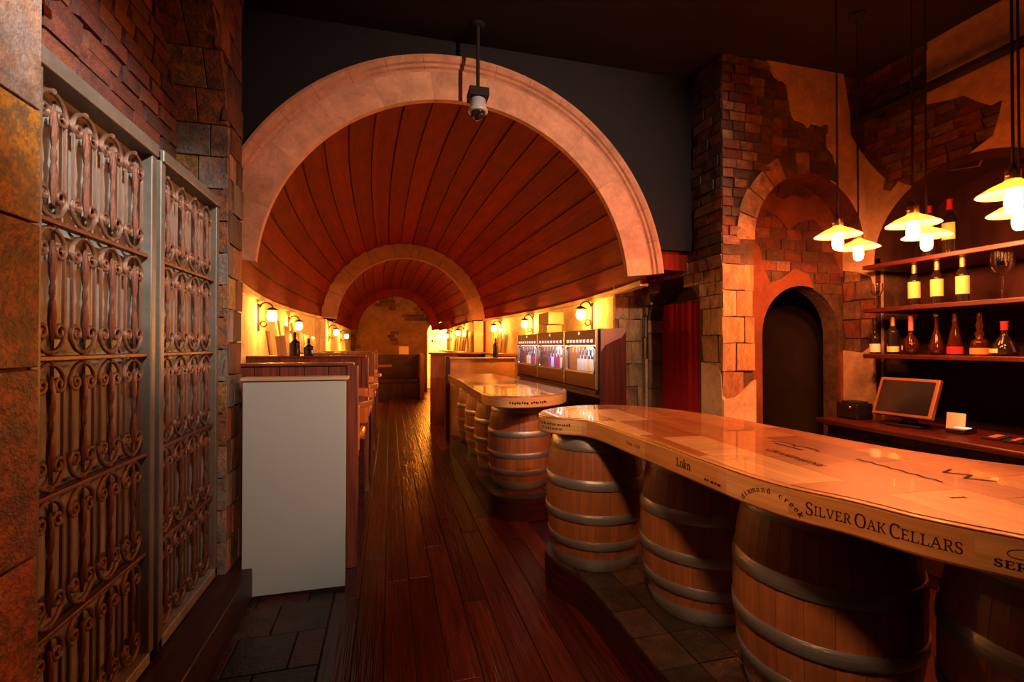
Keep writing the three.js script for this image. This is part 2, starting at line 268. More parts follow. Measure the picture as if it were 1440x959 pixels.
  const rectOut = [[2.7, 0], [2.966, 0], ...arc(3.371, 1.60, 0.405, 180, 72, 12), [3.44, 2.10], [3.30, 2.15], [3.16, 2.06], [3.05, 2.02], [2.98, 2.14], [2.95, 2.30], [2.86, 2.40], [2.86, 2.52], [2.9, 2.60], [3.0, 2.62], [3.12, 2.58], [3.24, 2.47], [3.34, 2.54], [3.5, 2.58], [3.58, 2.52], [3.68, 2.42], [3.76, 2.2], [3.81, 2.1], [3.81, 2.78], [3.7, 2.80], [3.62, 2.76], [3.5, 2.79], [3.42, 2.74], [3.3, 2.77], [3.18, 2.72], [3.1, 2.75], [2.98, 2.72], [2.7, 2.6]];
  part('plaster', sheet(rectOut, [], 0.022, '+z', -3.248), M.plasterRecessShade, w);
  part('plaster', sheet([[3.776, 0], [3.81, 0], [3.81, 1.45], [3.79, 1.40], [3.776, 1.45]], [], 0.022, '+z', -3.248), M.plasterRecessShade, w);
  bricks(w, '+z', -3.258, 2.8, 3.81, 2.72, 2.95, 0.14, 0.06, M.redbrick, (u, v) => true);
  part('recess_soffit', sheet([...arc(3.2575, 2.33, 0.535, 0, 180, 30), ...arc(3.2575, 2.33, 0.56, 180, 0, 30)], [], 0.2, '+z', -3.05), M.redbrick[1], w);
  // passage behind the doorway, its unlit darkness put into the wall colour
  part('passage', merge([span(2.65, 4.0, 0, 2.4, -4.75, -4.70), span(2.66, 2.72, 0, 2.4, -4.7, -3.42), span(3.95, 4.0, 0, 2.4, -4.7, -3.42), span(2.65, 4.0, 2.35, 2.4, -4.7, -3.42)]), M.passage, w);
  // side wall with arched door, facing the aisle
  const sh = archHole(-4.16, -3.30, 1.66, 0, 20);
  part('wall_core', sheet([[-4.30, 0], [-3.075, 0], [-3.075, CEIL], [-4.30, CEIL]], [sh], 0.2, '-x', 2.45), M.mortar, w);
  const offDoor = (u, v) => !(u > -4.18 && u < -3.28 && (v < 1.66 || Math.hypot(u + 3.73, v - 1.66) < 0.45));
  bricks(w, '-x', 2.43, -4.3, -3.055, 2.20, 3.72, 0.19, 0.085, M.brick.slice(0, 7), (u, v) => u > -3.42 || v < 2.3);
  bricks(w, '-x', 2.43, -3.29, -3.055, 1.09, 1.37, 0.12, 0.14, M.block, () => true, 'stone_block', 0.005, 0.03);
  bricks(w, '-x', 2.43, -3.29, -3.055, 1.37, 1.79, 0.22, 0.21, M.block, () => true, 'stone_block', 0.005, 0.03);
  bricks(w, '-x', 2.43, -4.3, -4.17, 1.37, 1.79, 0.2, 0.21, M.block, () => true, 'stone_block', 0.005, 0.03);
  bricks(w, '-x', 2.43, -4.3, -3.055, 1.79, 2.20, 0.13, 0.102, M.block, offDoor, 'stone_block', 0.005, 0.03);
  part('plaster', sheet([[-3.30, 0], [-3.05, 0], [-3.05, 1.09], [-3.06, 1.156], [-3.07, 1.28], [-3.115, 1.341], [-3.30, 1.366]], [], 0.025, '-x', 2.425), M.plasterPale, w);
  part('plaster', sheet([[-4.3, 0], [-4.16, 0], [-4.16, 1.37], [-4.3, 1.37]], [], 0.025, '-x', 2.425), M.plasterPale, w);
  // return face beside the wine machines, door reveal, and the room behind the curtain
  bricks(w, '+z', -4.215, 2.13, 2.45, 0, 2.2, 0.20, 0.22, M.block, () => true, 'stone_block', 0.004, 0.05);
  part('return_core', span(2.14, 2.45, 0, 2.3, -4.262, -4.245), M.mortar, w);
  bricks(w, '+z', -4.15, 2.45, 2.95, 0, 2.1, 0.25, 0.27, M.block.slice(1), () => true, 'stone_block', 0.004, 0.05);
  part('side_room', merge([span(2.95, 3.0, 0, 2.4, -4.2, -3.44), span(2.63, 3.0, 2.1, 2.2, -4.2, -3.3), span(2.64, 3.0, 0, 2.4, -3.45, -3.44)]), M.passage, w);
}
{ // black header wall with the round opening
  const w = struct('wall_header');
  const pts = [[-2.2, 2.285], [-1.06, 2.285], ...arc(AX, AY, 1.57, 167, 13, 40), [2.45, 2.285], [2.45, CEIL], [-2.2, CEIL]];
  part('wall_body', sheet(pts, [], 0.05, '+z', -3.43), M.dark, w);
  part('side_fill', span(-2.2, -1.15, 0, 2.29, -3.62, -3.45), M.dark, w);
}
{ const w = struct('trim_9'); part('soffit', span(2.13, 2.45, 2.13, 2.285, -4.2, -3.49, 'z'), M.stave[2], w); }
{ // stone surround of the first arch: flat face stones and an outer roll
  const t = struct('trim_1'); t.userData.label = 'terracotta pink stone arch around the barrel vault';
  const a0 = 5.2, a1 = 174.8;
  for (let i = 0; i < 11; i++) {
    const b0 = a0 + (a1 - a0) * i / 11 + 0.02, b1 = a0 + (a1 - a0) * (i + 1) / 11 - 0.02;
    part('face_stone', sheet([...arc(AX, AY, 1.345, b0, b1, 8), ...arc(AX, AY, 1.555, b1, b0, 8)], [], 0.05, '+z', -3.40 + rr(-0.0015, 0.0015)), M.arch, t);
  }
  const prof = [[1.545, -0.10], [1.545, 0.0], [1.56, 0.004], [1.572, 0.018], [1.59, 0.020], [1.60, 0.034], [1.625, 0.045], [1.645, 0.042], [1.652, 0.025], [1.652, -0.10]];
  for (let i = 0; i < 18; i++) {
    const b0 = a0 + (a1 - a0) * i / 18 + 0.035, b1 = a0 + (a1 - a0) * (i + 1) / 18 - 0.035, n = 5, pos = [];
    const P = (k, s) => { const a = (b0 + (b1 - b0) * s / n) * Math.PI / 180, [r, d] = prof[k]; return [AX + r * Math.cos(a), AY + r * Math.sin(a), -3.40 + d]; };
    for (let s = 0; s < n; s++) for (let k = 0; k < prof.length - 1; k++) { const A = P(k, s), B = P(k + 1, s), C = P(k + 1, s + 1), D = P(k, s + 1); pos.push(...A, ...B, ...C, ...A, ...C, ...D); }
    for (const s of [0, n]) for (let k = 1; k < prof.length - 1; k++) { const A = P(0, s), B = P(k, s), C = P(k + 1, s); pos.push(...(s ? [...A, ...B, ...C] : [...A, ...C, ...B])); }
    const g = new THREE.BufferGeometry(); g.setAttribute('position', new THREE.Float32BufferAttribute(pos, 3)); g.computeVertexNormals(); tri(g);
    part('roll_stone', g, M.archRoll, t);
  }
}
// barrel-shaped vaults made of bent boards
function vault(name, za, zb, ra, rm, rb, N, cy, mats) {
  const w = struct(name), nz = 18, th = 0.03;
  const R = t => (ra + (rb - ra) * t) + (rm - (ra + rb) / 2) * (1 - (2 * t - 1) ** 2);
  for (let i = 0; i < N; i++) {
    const s0 = 3.2, a0 = s0 + (180 - 2 * s0) * i / N, a1 = s0 + (180 - 2 * s0) * (i + 1) / N - 0.25, pos = [], uvs = [], na = 3, lift = [0, 0.003, 0.001, 0.004][i % 4], ou = rnd() * 5;
    const P = (q, j, o) => { const t = j / nz, z = za + (zb - za) * t, a = (a0 + (a1 - a0) * q / na) * Math.PI / 180, r = R(t) - lift - 0.02 * q / na + o; return [cxAt(z) + r * Math.cos(a), cy + r * Math.sin(a), z]; };
    const quad = (A, B, C, D, u0, u1, j) => { pos.push(...A, ...B, ...C, ...A, ...C, ...D); const v0 = j * 0.35, v1 = v0 + 0.35; uvs.push(u0, v0, u1, v0, u1, v1, u0, v0, u1, v1, u0, v1); };
    for (let j = 0; j < nz; j++) {
      for (let q = 0; q < na; q++) quad(P(q, j, 0), P(q + 1, j, 0), P(q + 1, j + 1, 0), P(q, j + 1, 0), ou + q * 0.08, ou + q * 0.08 + 0.08, j);
      quad(P(0, j, th), P(0, j, 0), P(0, j + 1, 0), P(0, j + 1, th), ou, ou + th, j);
      quad(P(na, j, 0), P(na, j, th), P(na, j + 1, th), P(na, j + 1, 0), ou, ou + th, j);
      quad(P(na, j, th), P(0, j, th), P(0, j + 1, th), P(na, j + 1, th), ou, ou + 0.24, j);
    }
    const g = new THREE.BufferGeometry(); g.setAttribute('position', new THREE.Float32BufferAttribute(pos, 3)); g.setAttribute('uv', new THREE.Float32BufferAttribute(uvs, 2)); g.computeVertexNormals();
    part('stave', g, mats[i % mats.length], w);
  }
  return t => R(t);
}
const R1 = vault('ceiling_vault', -3.47, Z2, 1.56, 1.83, 1.56, 21, AY, M.stave);
vault('ceiling_vault_far', -9.62, Z3, 1.34, 1.50, 1.34, 17, 1.90, M.stave);
// walls below the first vault follow its bulge; a pale moulding runs along the top
for (const side of [-1, 1]) {
  const w = struct(side < 0 ? 'wall_left_vault' : 'wall_right_vault'), tr = struct(side < 0 ? 'trim_2' : 'trim_3');
  const za = side < 0 ? -3.62 : -4.26, n = 14, out = [], inn = [], mo = [], mi = [];
  for (let i = 0; i <= n; i++) { const z = za + (Z2 - za) * i / n, t = (-3.47 - z) / (-3.47 - Z2), x = cxAt(z) + side * R1(t); out.push([x + side * 0.02, z]); inn.push([x + side * 0.16, z]); }
  for (let i = 0; i <= n; i++) { const z = -3.55 + (Z2 + 3.55) * i / n, t = (-3.47 - z) / (-3.47 - Z2), x = cxAt(z) + side * R1(t); mo.push([x - side * 0.035, z]); mi.push([x + side * 0.04, z]); }
  const ex = (a, b, y0, y1) => { const g = new THREE.ExtrudeGeometry(shapeOf([...a, ...b.slice().reverse()].map(p => [p[0], -p[1]])), { depth: y1 - y0, bevelEnabled: false }); g.rotateX(-Math.PI / 2); g.translate(0, y0, 0); return tri(g.index ? g.toNonIndexed() : g, 'z'); };
  part('wall_body', ex(out, inn, 0, 2.06), M.cream, w);
  part('moulding', ex(mo, mi, 2.0, 2.045), M.trim, tr);
}
{ // second and third arch, the narrower far vault and the end wall
  const ring = (name, z, cx, cy, ri, ro, depth, mat, label) => { const t = struct(name); t.userData.label = label; for (let i = 0; i < 9; i++) { const b0 = 4 + 172 * i / 9 + 0.15, b1 = 4 + 172 * (i + 1) / 9 - 0.15; part('face_stone', sheet([...arc(cx, cy, ri, b0, b1, 5), ...arc(cx, cy, ro, b1, b0, 5)], [], depth, '+z', z), mat, t); } };
  ring('trim_4', Z2 + 0.06, cxAt(Z2), 1.92, 1.29, 1.57, 0.1, M.archDimmed, 'pink stone second arch deep in the hall, dimness painted in');
  ring('trim_5', Z3 + 0.1, cxAt(Z3), 1.90, 1.12, 1.36, 0.2, M.stave[0], 'third arch in front of the end wall');
  const w = struct('wall_far_left'); part('wall_body', span(-1.35, -1.17, 0, 2.0, Z3 - 1.6, Z2), M.cream, w);
  const v = struct('wall_far_right'); part('wall_body', span(1.66, 1.85, 0, 2.0, -14.2, Z2), M.cream, v);
  const hd = struct('wall_far_header'); part('wall_body', sheet([[-2.2, 0], [-1.2, 0], [-1.2, 1.98], ...arc(cxAt(Z2), 1.92, 1.5, 177, 3, 30), [1.7, 1.98], [1.7, 0], [2.6, 0], [2.6, 3.9], [-2.2, 3.9]], [], 0.12, '+z', Z2 - 0.05), M.stave[2], hd);
  const e = struct('wall_end'), ez = -15.5;
  const op = [[1.18, 0], [1.95, 0], [1.95, 1.9], ...arc(1.565, 1.9, 0.385, 0, 180, 10)];
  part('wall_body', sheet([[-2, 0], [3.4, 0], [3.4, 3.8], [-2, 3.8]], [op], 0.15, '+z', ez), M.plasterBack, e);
  const patches = [[[-0.45, 3.1], [-0.15, 3.25], [0.1, 3.05], [0.15, 2.75], [0.05, 2.65], [-0.35, 2.7]], [[0.15, 2.8], [0.28, 2.5], [0.45, 2.3], [0.75, 2.25], [1.1, 2.35], [1.2, 2.55], [1.0, 2.75], [1.05, 3.05], [0.8, 3.0], [0.7, 2.55], [0.4, 2.5], [0.25, 2.85]], [[-0.1, 2.0], [0.2, 2.02], [0.2, 1.55], [0.05, 1.6]], [[-1.3, 2.0], [-0.95, 1.95], [-0.85, 1.4], [-1.3, 1.3]]];
  for (const p of patches) bricks(e, '+z', ez + 0.02, -1.3, 1.3, 1.3, 3.3, 0.24, 0.11, M.redbrick, (u, v2) => inside([u, v2], p));
  part('lit_passage_wall', span(0.9, 2.6, 0, 2.9, -16.95, -16.85), M.litWall, e);
  part('passage_side', merge([span(2.45, 2.55, 0, 2.9, -16.9, -15.6), span(0.95, 1.0, 0, 2.9, -16.9, -15.6), span(0.95, 2.55, 2.85, 2.95, -16.9, -15.6)]), M.litWall, e);
}
{ // gate wall on the left: slate piers, brick recess, arch head
  const w = struct('wall_left');
  const cz = -2.02, cy = 2.62, r = 1.03;
  const far = arc(cz, cy, r, 180, 100, 14);        // curve of the far haunch
  part('pier_core', span(-1.4, -0.925, 0, CEIL, -1.525, 2.7), M.mortar, w);
  part('pier_core', sheet([[-3.30, 0], [-3.075, 0], ...far.map(p => [p[0] - 0.025, p[1] + 0.02]), [-2.1, CEIL], [-3.30, CEIL]], [], 0.4, '+x', -0.925), M.mortar, w);
  part('recess_core', span(-1.5, -1.19, 0, CEIL, -3.1, -1.5), M.mortar, w);
  part('wall_end_core', span(-1.6, -1.3, 0, CEIL, -3.46, -3.0), M.mortar, w);
  // near pier face: large slate slabs
  let y = 0; for (const h of [0.45, 0.50, 0.49, 0.38, 0.30, 0.60, 0.60, 0.40]) { let z = -1.527, q = 0; for (const l of [0.48, 0.6, 0.55, 0.5]) { part('slate_slab', rbox(0.03, h - 0.006, l - 0.006, 0.004, -0.912, y + h / 2, z + l / 2), q++ ? pick(M.slate) : M.slate[y < 0.9 ? 1 : y < 1.7 ? 5 : y < 2 ? 3 : 4], w); z += l; } y += h; }
  // far pier: reveal facing us and the face along the aisle
  let k = 0;
  for (let yy = 0; yy < 3.6; yy += 0.185, k++) {
    const off = yy > cy ? r - Math.sqrt(Math.max(0.05, r * r - (yy + 0.09 - cy) ** 2)) : 0, zz = -3.05 + off, tilt = yy > cy ? Math.asin(Math.min(0.95, (yy + 0.09 - cy) / r)) : 0;
    for (const [a, b] of k % 2 ? [[-1.19, -1.06], [-1.06, -0.905]] : [[-1.19, -1.0], [-1.0, -0.905]])
      part('slate_slab', rbox(b - a - 0.005, 0.183 / Math.cos(tilt) - 0.004, 0.04, 0.004, 0, 0, 0), pick(M.slate), w, [(a + b) / 2, yy + 0.09, zz - 0.02], [tilt, 0, 0]);
  }
  bricks(w, '+x', -0.90, -3.30, -3.05, 0, 2.62, 0.16, 0.19, M.slate.slice(1).concat(M.brick.slice(3)), () => true, 'slate_slab', 0.005, 0.03);
  bricks(w, '+x', -0.90, -3.30, -1.53, 2.62, 3.72, 0.2, 0.17, M.redbrick.concat(M.slate[1], M.slate[5]), (u, v) => Math.hypot(u - cz, v - cy) > r + 0.06 && u < cz + 0.3, 'slate_slab', 0.005, 0.03);
  bricks(w, '+x', -1.17, -3.06, -1.5, 2.2, 3.72, 0.23, 0.082, M.redbrick, () => true, 'brick', 0.009, 0.035);
  part('proud_stone', new RoundedBoxGeometry(0.09, 0.085, 0.17, 2, 0.02), M.slate[0], w, [-1.13, 2.71, -1.87], [0.15, 0, 0]);
  // dark step below the gates
  part('step', rbox(0.42, 0.19, 1.9, 0.008, -0.99, 0.095, -2.33, 'z'), M.stepWood, w);
}

// ------------------------------------------------------------------ iron gates
{
  const th = 0.40, uw = 0.15;
  const spiral = (cx, cy, r0, turns, a0, dir) => { const o = []; const n = 12; for (let i = 0; i <= n; i++) { const t = i / n, a = a0 + dir * t * turns * 2 * Math.PI, r = r0 * (1 - 0.75 * t); o.push([cx + r * Math.cos(a), cy + r * Math.sin(a)]); } return o; };
  const endScroll = s => { // s=1 top, -1 bottom
    const yb = 0.125, R = spiral(0.038, yb, 0.025, 1.25, 0, -1), L = R.map(p => [-p[0], p[1]]).reverse();
    const arcTop = arc(0, yb, 0.063, 170, 10, 10);
    const pts = [...L, ...arcTop, ...R].map(p => [0, s * p[1], p[0]]);
    return tube(pts, 0.0072, 80, 6);
  };
  const bar = z => new THREE.BoxGeometry(0.008, 0.26, 0.007).translate(0, 0, z);
  const frameGeo = merge([endScroll(1), endScroll(-1), bar(0.058), bar(-0.058), new THREE.SphereGeometry(0.011, 8, 6).translate(0, 0.19, 0), new THREE.SphereGeometry(0.011, 8, 6).translate(0, -0.19, 0)]);
  const bp = []; for (let i = 0; i <= 26; i++) { const t = i / 26, y = -0.15 + 0.3 * t, k = Math.abs(t - 0.5) * 2; const r = k < 0.08 ? 0.008 : 0.003 + 0.0065 * Math.sin(Math.PI * Math.min(1, (k - 0.08) / 0.92)) ** 0.8; bp.push([r, y]); }
  const bal = lathe(bp, 14), bpz = bal.attributes.position;
  for (let i = 0; i < bpz.count; i++) { const x = bpz.getX(i), y = bpz.getY(i), z = bpz.getZ(i), a = Math.atan2(z, x), f = 1 + 0.22 * Math.sin(4 * a + y * 45); bpz.setX(i, x * f); bpz.setZ(i, z * f); }
  bal.computeVertexNormals();
  const leaf = (z0, z1, label, extra) => {
    const t = thing('iron_gate', label, 'gate', [-0.965, 0.20, (z0 + z1) / 2]), W = z1 - z0, H = 2.14, h = W / 2;
    part('backing_panel', box(0.02, H, W - 0.04, -0.055, H / 2, 0), M.gatePanel, t);
    for (const s of [-1, 1]) part('stile', rbox(0.07, H, 0.040, 0.006, -0.015, H / 2, s * (h - 0.02)), M.gateStile, t);
    part('top_rail', rbox(0.085, 0.055, W, 0.008, -0.012, H - 0.0275, 0), M.gateStile, t);
    part('bottom_rail', rbox(0.07, 0.05, W, 0.006, -0.015, 0.025, 0), M.gateFrame, t);
    const tier = (H - 0.12) / 5;
    for (let k = 1; k < 5; k++) part('rail', rbox(0.03, 0.016, W - 0.09, 0.004, -0.005, 0.05 + k * tier, 0), M.ironCopper, t);
    for (let k = 0; k < 5; k++) for (let c = 0; c < 4; c++) {
      const z = -h + 0.045 + (W - 0.09) * (c + 0.5) / 4, y = 0.05 + (k + 0.5) * tier;
      const fr = part('scroll_frame', frameGeo, M.iron, t, [-0.008, y, z]); fr.scale.y = tier / 0.41;
      part('baluster', bal, M.ironCopper, t, [-0.004, y, z]);
    }
    for (let k = 0; k < 5; k++) for (let c = 0; c < 5; c++) part('panel_bar', box(0.012, tier - 0.03, 0.028, -0.04, 0.05 + (k + 0.5) * tier, -h + 0.045 + (W - 0.09) * c / 4), M.gateFrame, t);
    return t;
  };
  leaf(-2.285, -1.575, 'ornate scrolled iron gate leaf beside the rust coloured slate pier');
  leaf(-3.035, -2.325, 'ornate scrolled iron gate leaf beside the grey and red slab jamb and beige panel');
}

// ------------------------------------------------------------------ the bars
const spl = (pts, n, closed = false) => new THREE.CatmullRomCurve3(pts.map(p => v3(p[0], 0, p[1])), closed, 'centripetal').getPoints(n).map(p => [p.x, p.z]);
const barFront = spl([[0.905, -2.83], [0.888, -2.76], [0.935, -2.63], [1.075, -2.50], [1.115, -2.0], [1.124, -1.6], [1.133, -1.3], [1.16, -1.16], [1.225, -1.01], [1.262, -0.88], [1.335, -0.75], [1.46, -0.56], [1.66, -0.36], [1.95, -0.16]], 90);
const barBack = spl([[2.62, -0.78], [2.36, -0.93], [2.16, -1.163], [2.02, -1.49], [1.965, -2.008], [1.925, -2.407], [1.815, -2.777], [1.63, -3.04], [1.45, -3.126], [1.207, -3.10], [1.0, -2.98], [0.905, -2.83]], 70);
const barOut = [...barFront, ...barBack.slice(0, -1)];
const bar2Out = [...spl([[0.83, -6.95], [0.83, -5.56], [0.80, -4.40], [0.815, -4.05], [0.90, -3.84], [1.10, -3.775], [1.35, -3.85], [1.57, -4.09], [1.645, -4.35], [1.62, -4.93], [1.56, -6.0], [1.5, -6.95]], 110)];
function offsetPoly(poly, d) { // outward for the winding used here
  const s = Math.sign(area(poly)), n = poly.length;
  return poly.map((p, i) => { const a = poly[(i + n - 1) % n], b = poly[(i + 1) % n], tx = b[0] - a[0], ty = b[1] - a[1], l = Math.hypot(tx, ty) || 1; return [p[0] + s * d * ty / l, p[1] - s * d * tx / l]; });
}
const flat = (poly, y0, y1, bev = 0) => { // outline in (x,z) to a slab
  let g = new THREE.ExtrudeGeometry(shapeOf(poly.map(p => [p[0], -p[1]])), { depth: y1 - y0 - 2 * bev, bevelEnabled: bev > 0, bevelSize: bev, bevelThickness: bev, bevelSegments: 2, bevelOffset: -bev });
  g = g.index ? g.toNonIndexed() : g; g.rotateX(-Math.PI / 2); g.translate(0, y0 + bev, 0); return g;
};
function lettering(w, h, draw) {
  const c = document.createElement('canvas'); c.width = w; c.height = h; const x = c.getContext('2d');
  x.fillStyle = '#000'; x.fillRect(0, 0, w, h); x.fillStyle = '#fff'; x.strokeStyle = '#fff'; x.textAlign = 'center'; x.textBaseline = 'middle'; draw(x, w, h);
  const t = new THREE.CanvasTexture(c); return new THREE.MeshPhysicalMaterial({ color: lin(0.028, 0.005, 0.007), roughness: 0.8, specularIntensity: 0.1, alphaMap: t, transparent: true });
}
// print on the curved edge: follows the outline from index i0 to i1
function edgePrint(parent, line, i0, i1, y0, y1, mat, out = 0.0016, board = 0) {
  const seg = line.slice(i0, i1 + 1), pos = [], uv = [], L = [0]; for (let i = 1; i < seg.length; i++) L.push(L[i - 1] + Math.hypot(seg[i][0] - seg[i - 1][0], seg[i][1] - seg[i - 1][1]));
  const P = seg.map((p, i) => { const a = seg[Math.max(0, i - 1)], b = seg[Math.min(seg.length - 1, i + 1)], tx = b[0] - a[0], tz = b[1] - a[1], l = Math.hypot(tx, tz); return [p[0] - out * tz / l, p[1] + out * tx / l]; });
  for (let i = 0; i < seg.length - 1; i++) { const a = P[i], b = P[i + 1], u0 = board ? 0 : L[i] / L.at(-1), u1 = board ? 0.08 : L[i + 1] / L.at(-1); pos.push(a[0], y0, a[1], b[0], y0, b[1], b[0], y1, b[1], a[0], y0, a[1], b[0], y1, b[1], a[0], y1, a[1]); if (board) uv.push(board, L[i], board, L[i + 1], board + 0.08, L[i + 1], board, L[i], board + 0.08, L[i + 1], board + 0.08, L[i]); else uv.push(u0, 0, u1, 0, u1, 1, u0, 0, u1, 1, u0, 1); }
  const g = new THREE.BufferGeometry(); g.setAttribute('position', new THREE.Float32BufferAttribute(pos, 3)); g.setAttribute('uv', new THREE.Float32BufferAttribute(uv, 2)); g.computeVertexNormals();
  return part('lettering', g, mat, parent);
}
const cells = (x0, x1, z0, z1, tilt, sizes) => { // staggered rows of rectangular crate panels, turned by tilt
  const out = []; const c = Math.cos(tilt), s = Math.sin(tilt); let u = x0, row = 0;
  while (u < x1) { const w = sizes[row % sizes.length]; let v = z0 - rr(0, 0.25); while (v < z1) { const l = rr(0.30, 0.52); out.push([[u, v], [u + w, v], [u + w, v + l], [u, v + l]].map(p => [p[0] * c - p[1] * s, p[0] * s + p[1] * c])); v += l; } u += w; row++; }
  return out;
};
function barTop(label, outline, tilt, sizes, ext) {
  const t = thing('bar_counter', label, 'bar counter');
  part('slab', tri(flat(outline, 0.98, 1.074, 0.006), 'z'), M.resinEdge, t);
  const rim = offsetPoly(outline, -0.022);
  part('rim', tri(flat(outline.concat([]), 1.0735, 1.0775, 0.0015), 'z'), M.resinEdge, t);
  const inn = rim.map(p => [p[0], -p[1]]), ccw = area(inn) > 0 ? inn : inn.slice().reverse();
  for (const c of cells(...ext, tilt, sizes)) {
    const q = c.map(p => [p[0], -p[1]]), cc = area(q) > 0 ? q : q.slice().reverse();
    const mid = [cc.reduce((s, p) => s + p[0], 0) / 4, cc.reduce((s, p) => s + p[1], 0) / 4], sh = cc.map(p => [mid[0] + (p[0] - mid[0]) * 0.996, mid[1] + (p[1] - mid[1]) * 0.996]);
    const pl = clipCell(ccw, sh); if (pl.length < 3 || Math.abs(area(pl)) < 0.002) continue;
    const g = new THREE.ExtrudeGeometry(shapeOf(pl), { depth: 0.003, bevelEnabled: false }); g.rotateX(-Math.PI / 2); g.translate(0, 1.077, 0);
    part('crate_panel', tri(g, rnd() < 0.75 ? 'z' : 'x', rnd() * 3, rnd() * 3), pick(M.crate), t);
  }
  return t;
}
const bar1 = barTop('long curved bar top of glossy wine crate panels lettered Silver Oak Cellars', barOut, 0.05, [0.17, 0.24, 0.20, 0.26], [0.7, 3.1, -3.3, 0.1]);
const bar2 = barTop('shorter round ended glossy bar top nearer the wine dispensers', bar2Out, 0.02, [0.2, 0.24, 0.22], [0.7, 1.8, -7.1, -3.6]);
{ // crate boards along the edge and their print
  const at = z => { let best = 0; for (let i = 0; i < barFront.length; i++) if (i > 8 && Math.abs(barFront[i][1] - z) < Math.abs(barFront[best][1] - z)) best = i; return best; };
  const y0 = 0.988, y1 = 1.068;
  const cuts = [2, at(-2.5), at(-1.95), at(-1.42), at(-1.16), at(-0.80), at(-0.45), barFront.length - 1];
  for (let i = 0; i < cuts.length - 1; i++) edgePrint(bar1, barFront, cuts[i], cuts[i + 1], y0, y1, M.edgeBoardLit[[0, 1, 2, 1, 2, 1, 2][i]], 0.0008, 0.3 + i * 0.37).name = 'edge_board';
  edgePrint(bar1, barFront, 3, at(-2.5) - 1, y0, y1, lettering(512, 256, (x, w, h) => { x.font = '600 66px serif'; x.fillText('Cakebread', w * 0.46, h * 0.36); x.fillText('Cellars', w * 0.44, h * 0.68); }));
  edgePrint(bar1, barFront, at(-2.12), at(-1.9), y0, y1, lettering(256, 128, (x, w, h) => { x.font = '40px serif'; x.fillText('Oak Opt', w / 2, h * 0.45); }));
  edgePrint(bar1, barFront, at(-1.71), at(-1.60), y0, y1, lettering(256, 256, (x, w, h) => { x.scale(0.72, 1.25); x.font = 'bold 120px serif'; x.fillText('Lokn', w * 0.62, h * 0.36); }));
  edgePrint(bar1, barFront, at(-1.52), at(-1.38), y0, y1, lettering(256, 256, (x, w, h) => { for (const [a, b] of [[40, 22], [70, 16], [104, 30], [142, 20], [170, 34]]) x.fillRect(a, h * 0.66 + b * 0.3, b, 26); }));
  edgePrint(bar1, barFront, at(-1.36), at(-1.10), y0, y1, lettering(1024, 320, (x, w, h) => { x.font = 'bold 86px serif'; const s = 'diamond creek', cx = w / 2, cy = h * 1.28; for (let i = 0; i < s.length; i++) { const a = (-62 + 124 * i / (s.length - 1)) * Math.PI / 180; x.save(); x.translate(cx + 430 * Math.sin(a), cy - 330 * Math.cos(a)); x.rotate(a * 0.85); x.fillText(s[i], 0, 0); x.restore(); } }));
  edgePrint(bar1, barFront, at(-1.12), at(-0.80), y0, y1, lettering(1536, 320, (x, w, h) => { let px = 8; x.textAlign = 'left'; x.scale(0.88, 1); for (const [big, sm] of [['S', 'ILVER'], ['O', 'AK'], ['C', 'ELLARS']]) { x.font = '205px serif'; x.fillText(big, px, h * 0.50); px += x.measureText(big).width - 4; x.font = '150px serif'; x.fillText(sm, px, h * 0.53); px += x.measureText(sm).width + 26; } }));
  edgePrint(bar1, barFront, at(-0.78), at(-0.48), y0, y1, lettering(1024, 256, (x, w, h) => { x.textAlign = 'left'; x.font = 'bold 78px serif'; x.fillText('SERGIO', 20, h * 0.7); x.font = 'italic 130px serif'; x.fillText('R', 170, h * 0.32); x.lineWidth = 5; x.beginPath(); x.ellipse(150, h * 0.34, 70, 34, -0.2, 0.6, 5.2); x.stroke(); }));
  // print on the top boards, read from the aisle
  const topPrint = (x, z, w, h, mat, turn = 0) => part('lettering', new THREE.PlaneGeometry(w, h).rotateX(-Math.PI / 2).rotateY(-Math.PI / 2 + turn), mat, bar1, [x, 1.0812, z]);
  topPrint(1.47, -1.46, 0.30, 0.06, lettering(512, 96, (x, w, h) => { x.font = 'bold 70px serif'; x.fillText('CHAMPAGNE', w / 2, h / 2); }), -0.08);
  topPrint(1.64, -1.62, 0.26, 0.13, lettering(256, 128, (x, w, h) => { x.lineWidth = 10; x.beginPath(); x.moveTo(20, 80); x.quadraticCurveTo(90, 20, 130, 70); x.quadraticCurveTo(160, 20, 236, 60); x.stroke(); x.fillRect(60, 92, 140, 12); }));
  topPrint(1.80, -1.12, 0.17, 0.10, lettering(256, 160, (x, w, h) => { x.lineWidth = 14; x.beginPath(); x.moveTo(20, 30); x.lineTo(75, 130); x.lineTo(128, 40); x.lineTo(180, 130); x.lineTo(236, 30); x.stroke(); }), -0.2);
  topPrint(1.52, -0.96, 0.03, 0.07, lettering(64, 128, (x, w, h) => { x.font = '110px serif'; x.fillText('I', w / 2, h / 2); }), -0.2);
  topPrint(1.60, -0.84, 0.05, 0.06, lettering(128, 128, (x, w, h) => { x.font = 'bold 100px serif'; x.fillText('B', w / 2, h / 2); }), -0.2);
  topPrint(1.66, -1.22, 0.34, 0.035, lettering(512, 64, (x, w, h) => { x.lineWidth = 16; x.beginPath(); x.moveTo(10, 30); for (let i = 1; i < 12; i++) x.lineTo(10 + i * 42, 30 + (i % 2 ? 10 : -8)); x.stroke(); }), -0.1);
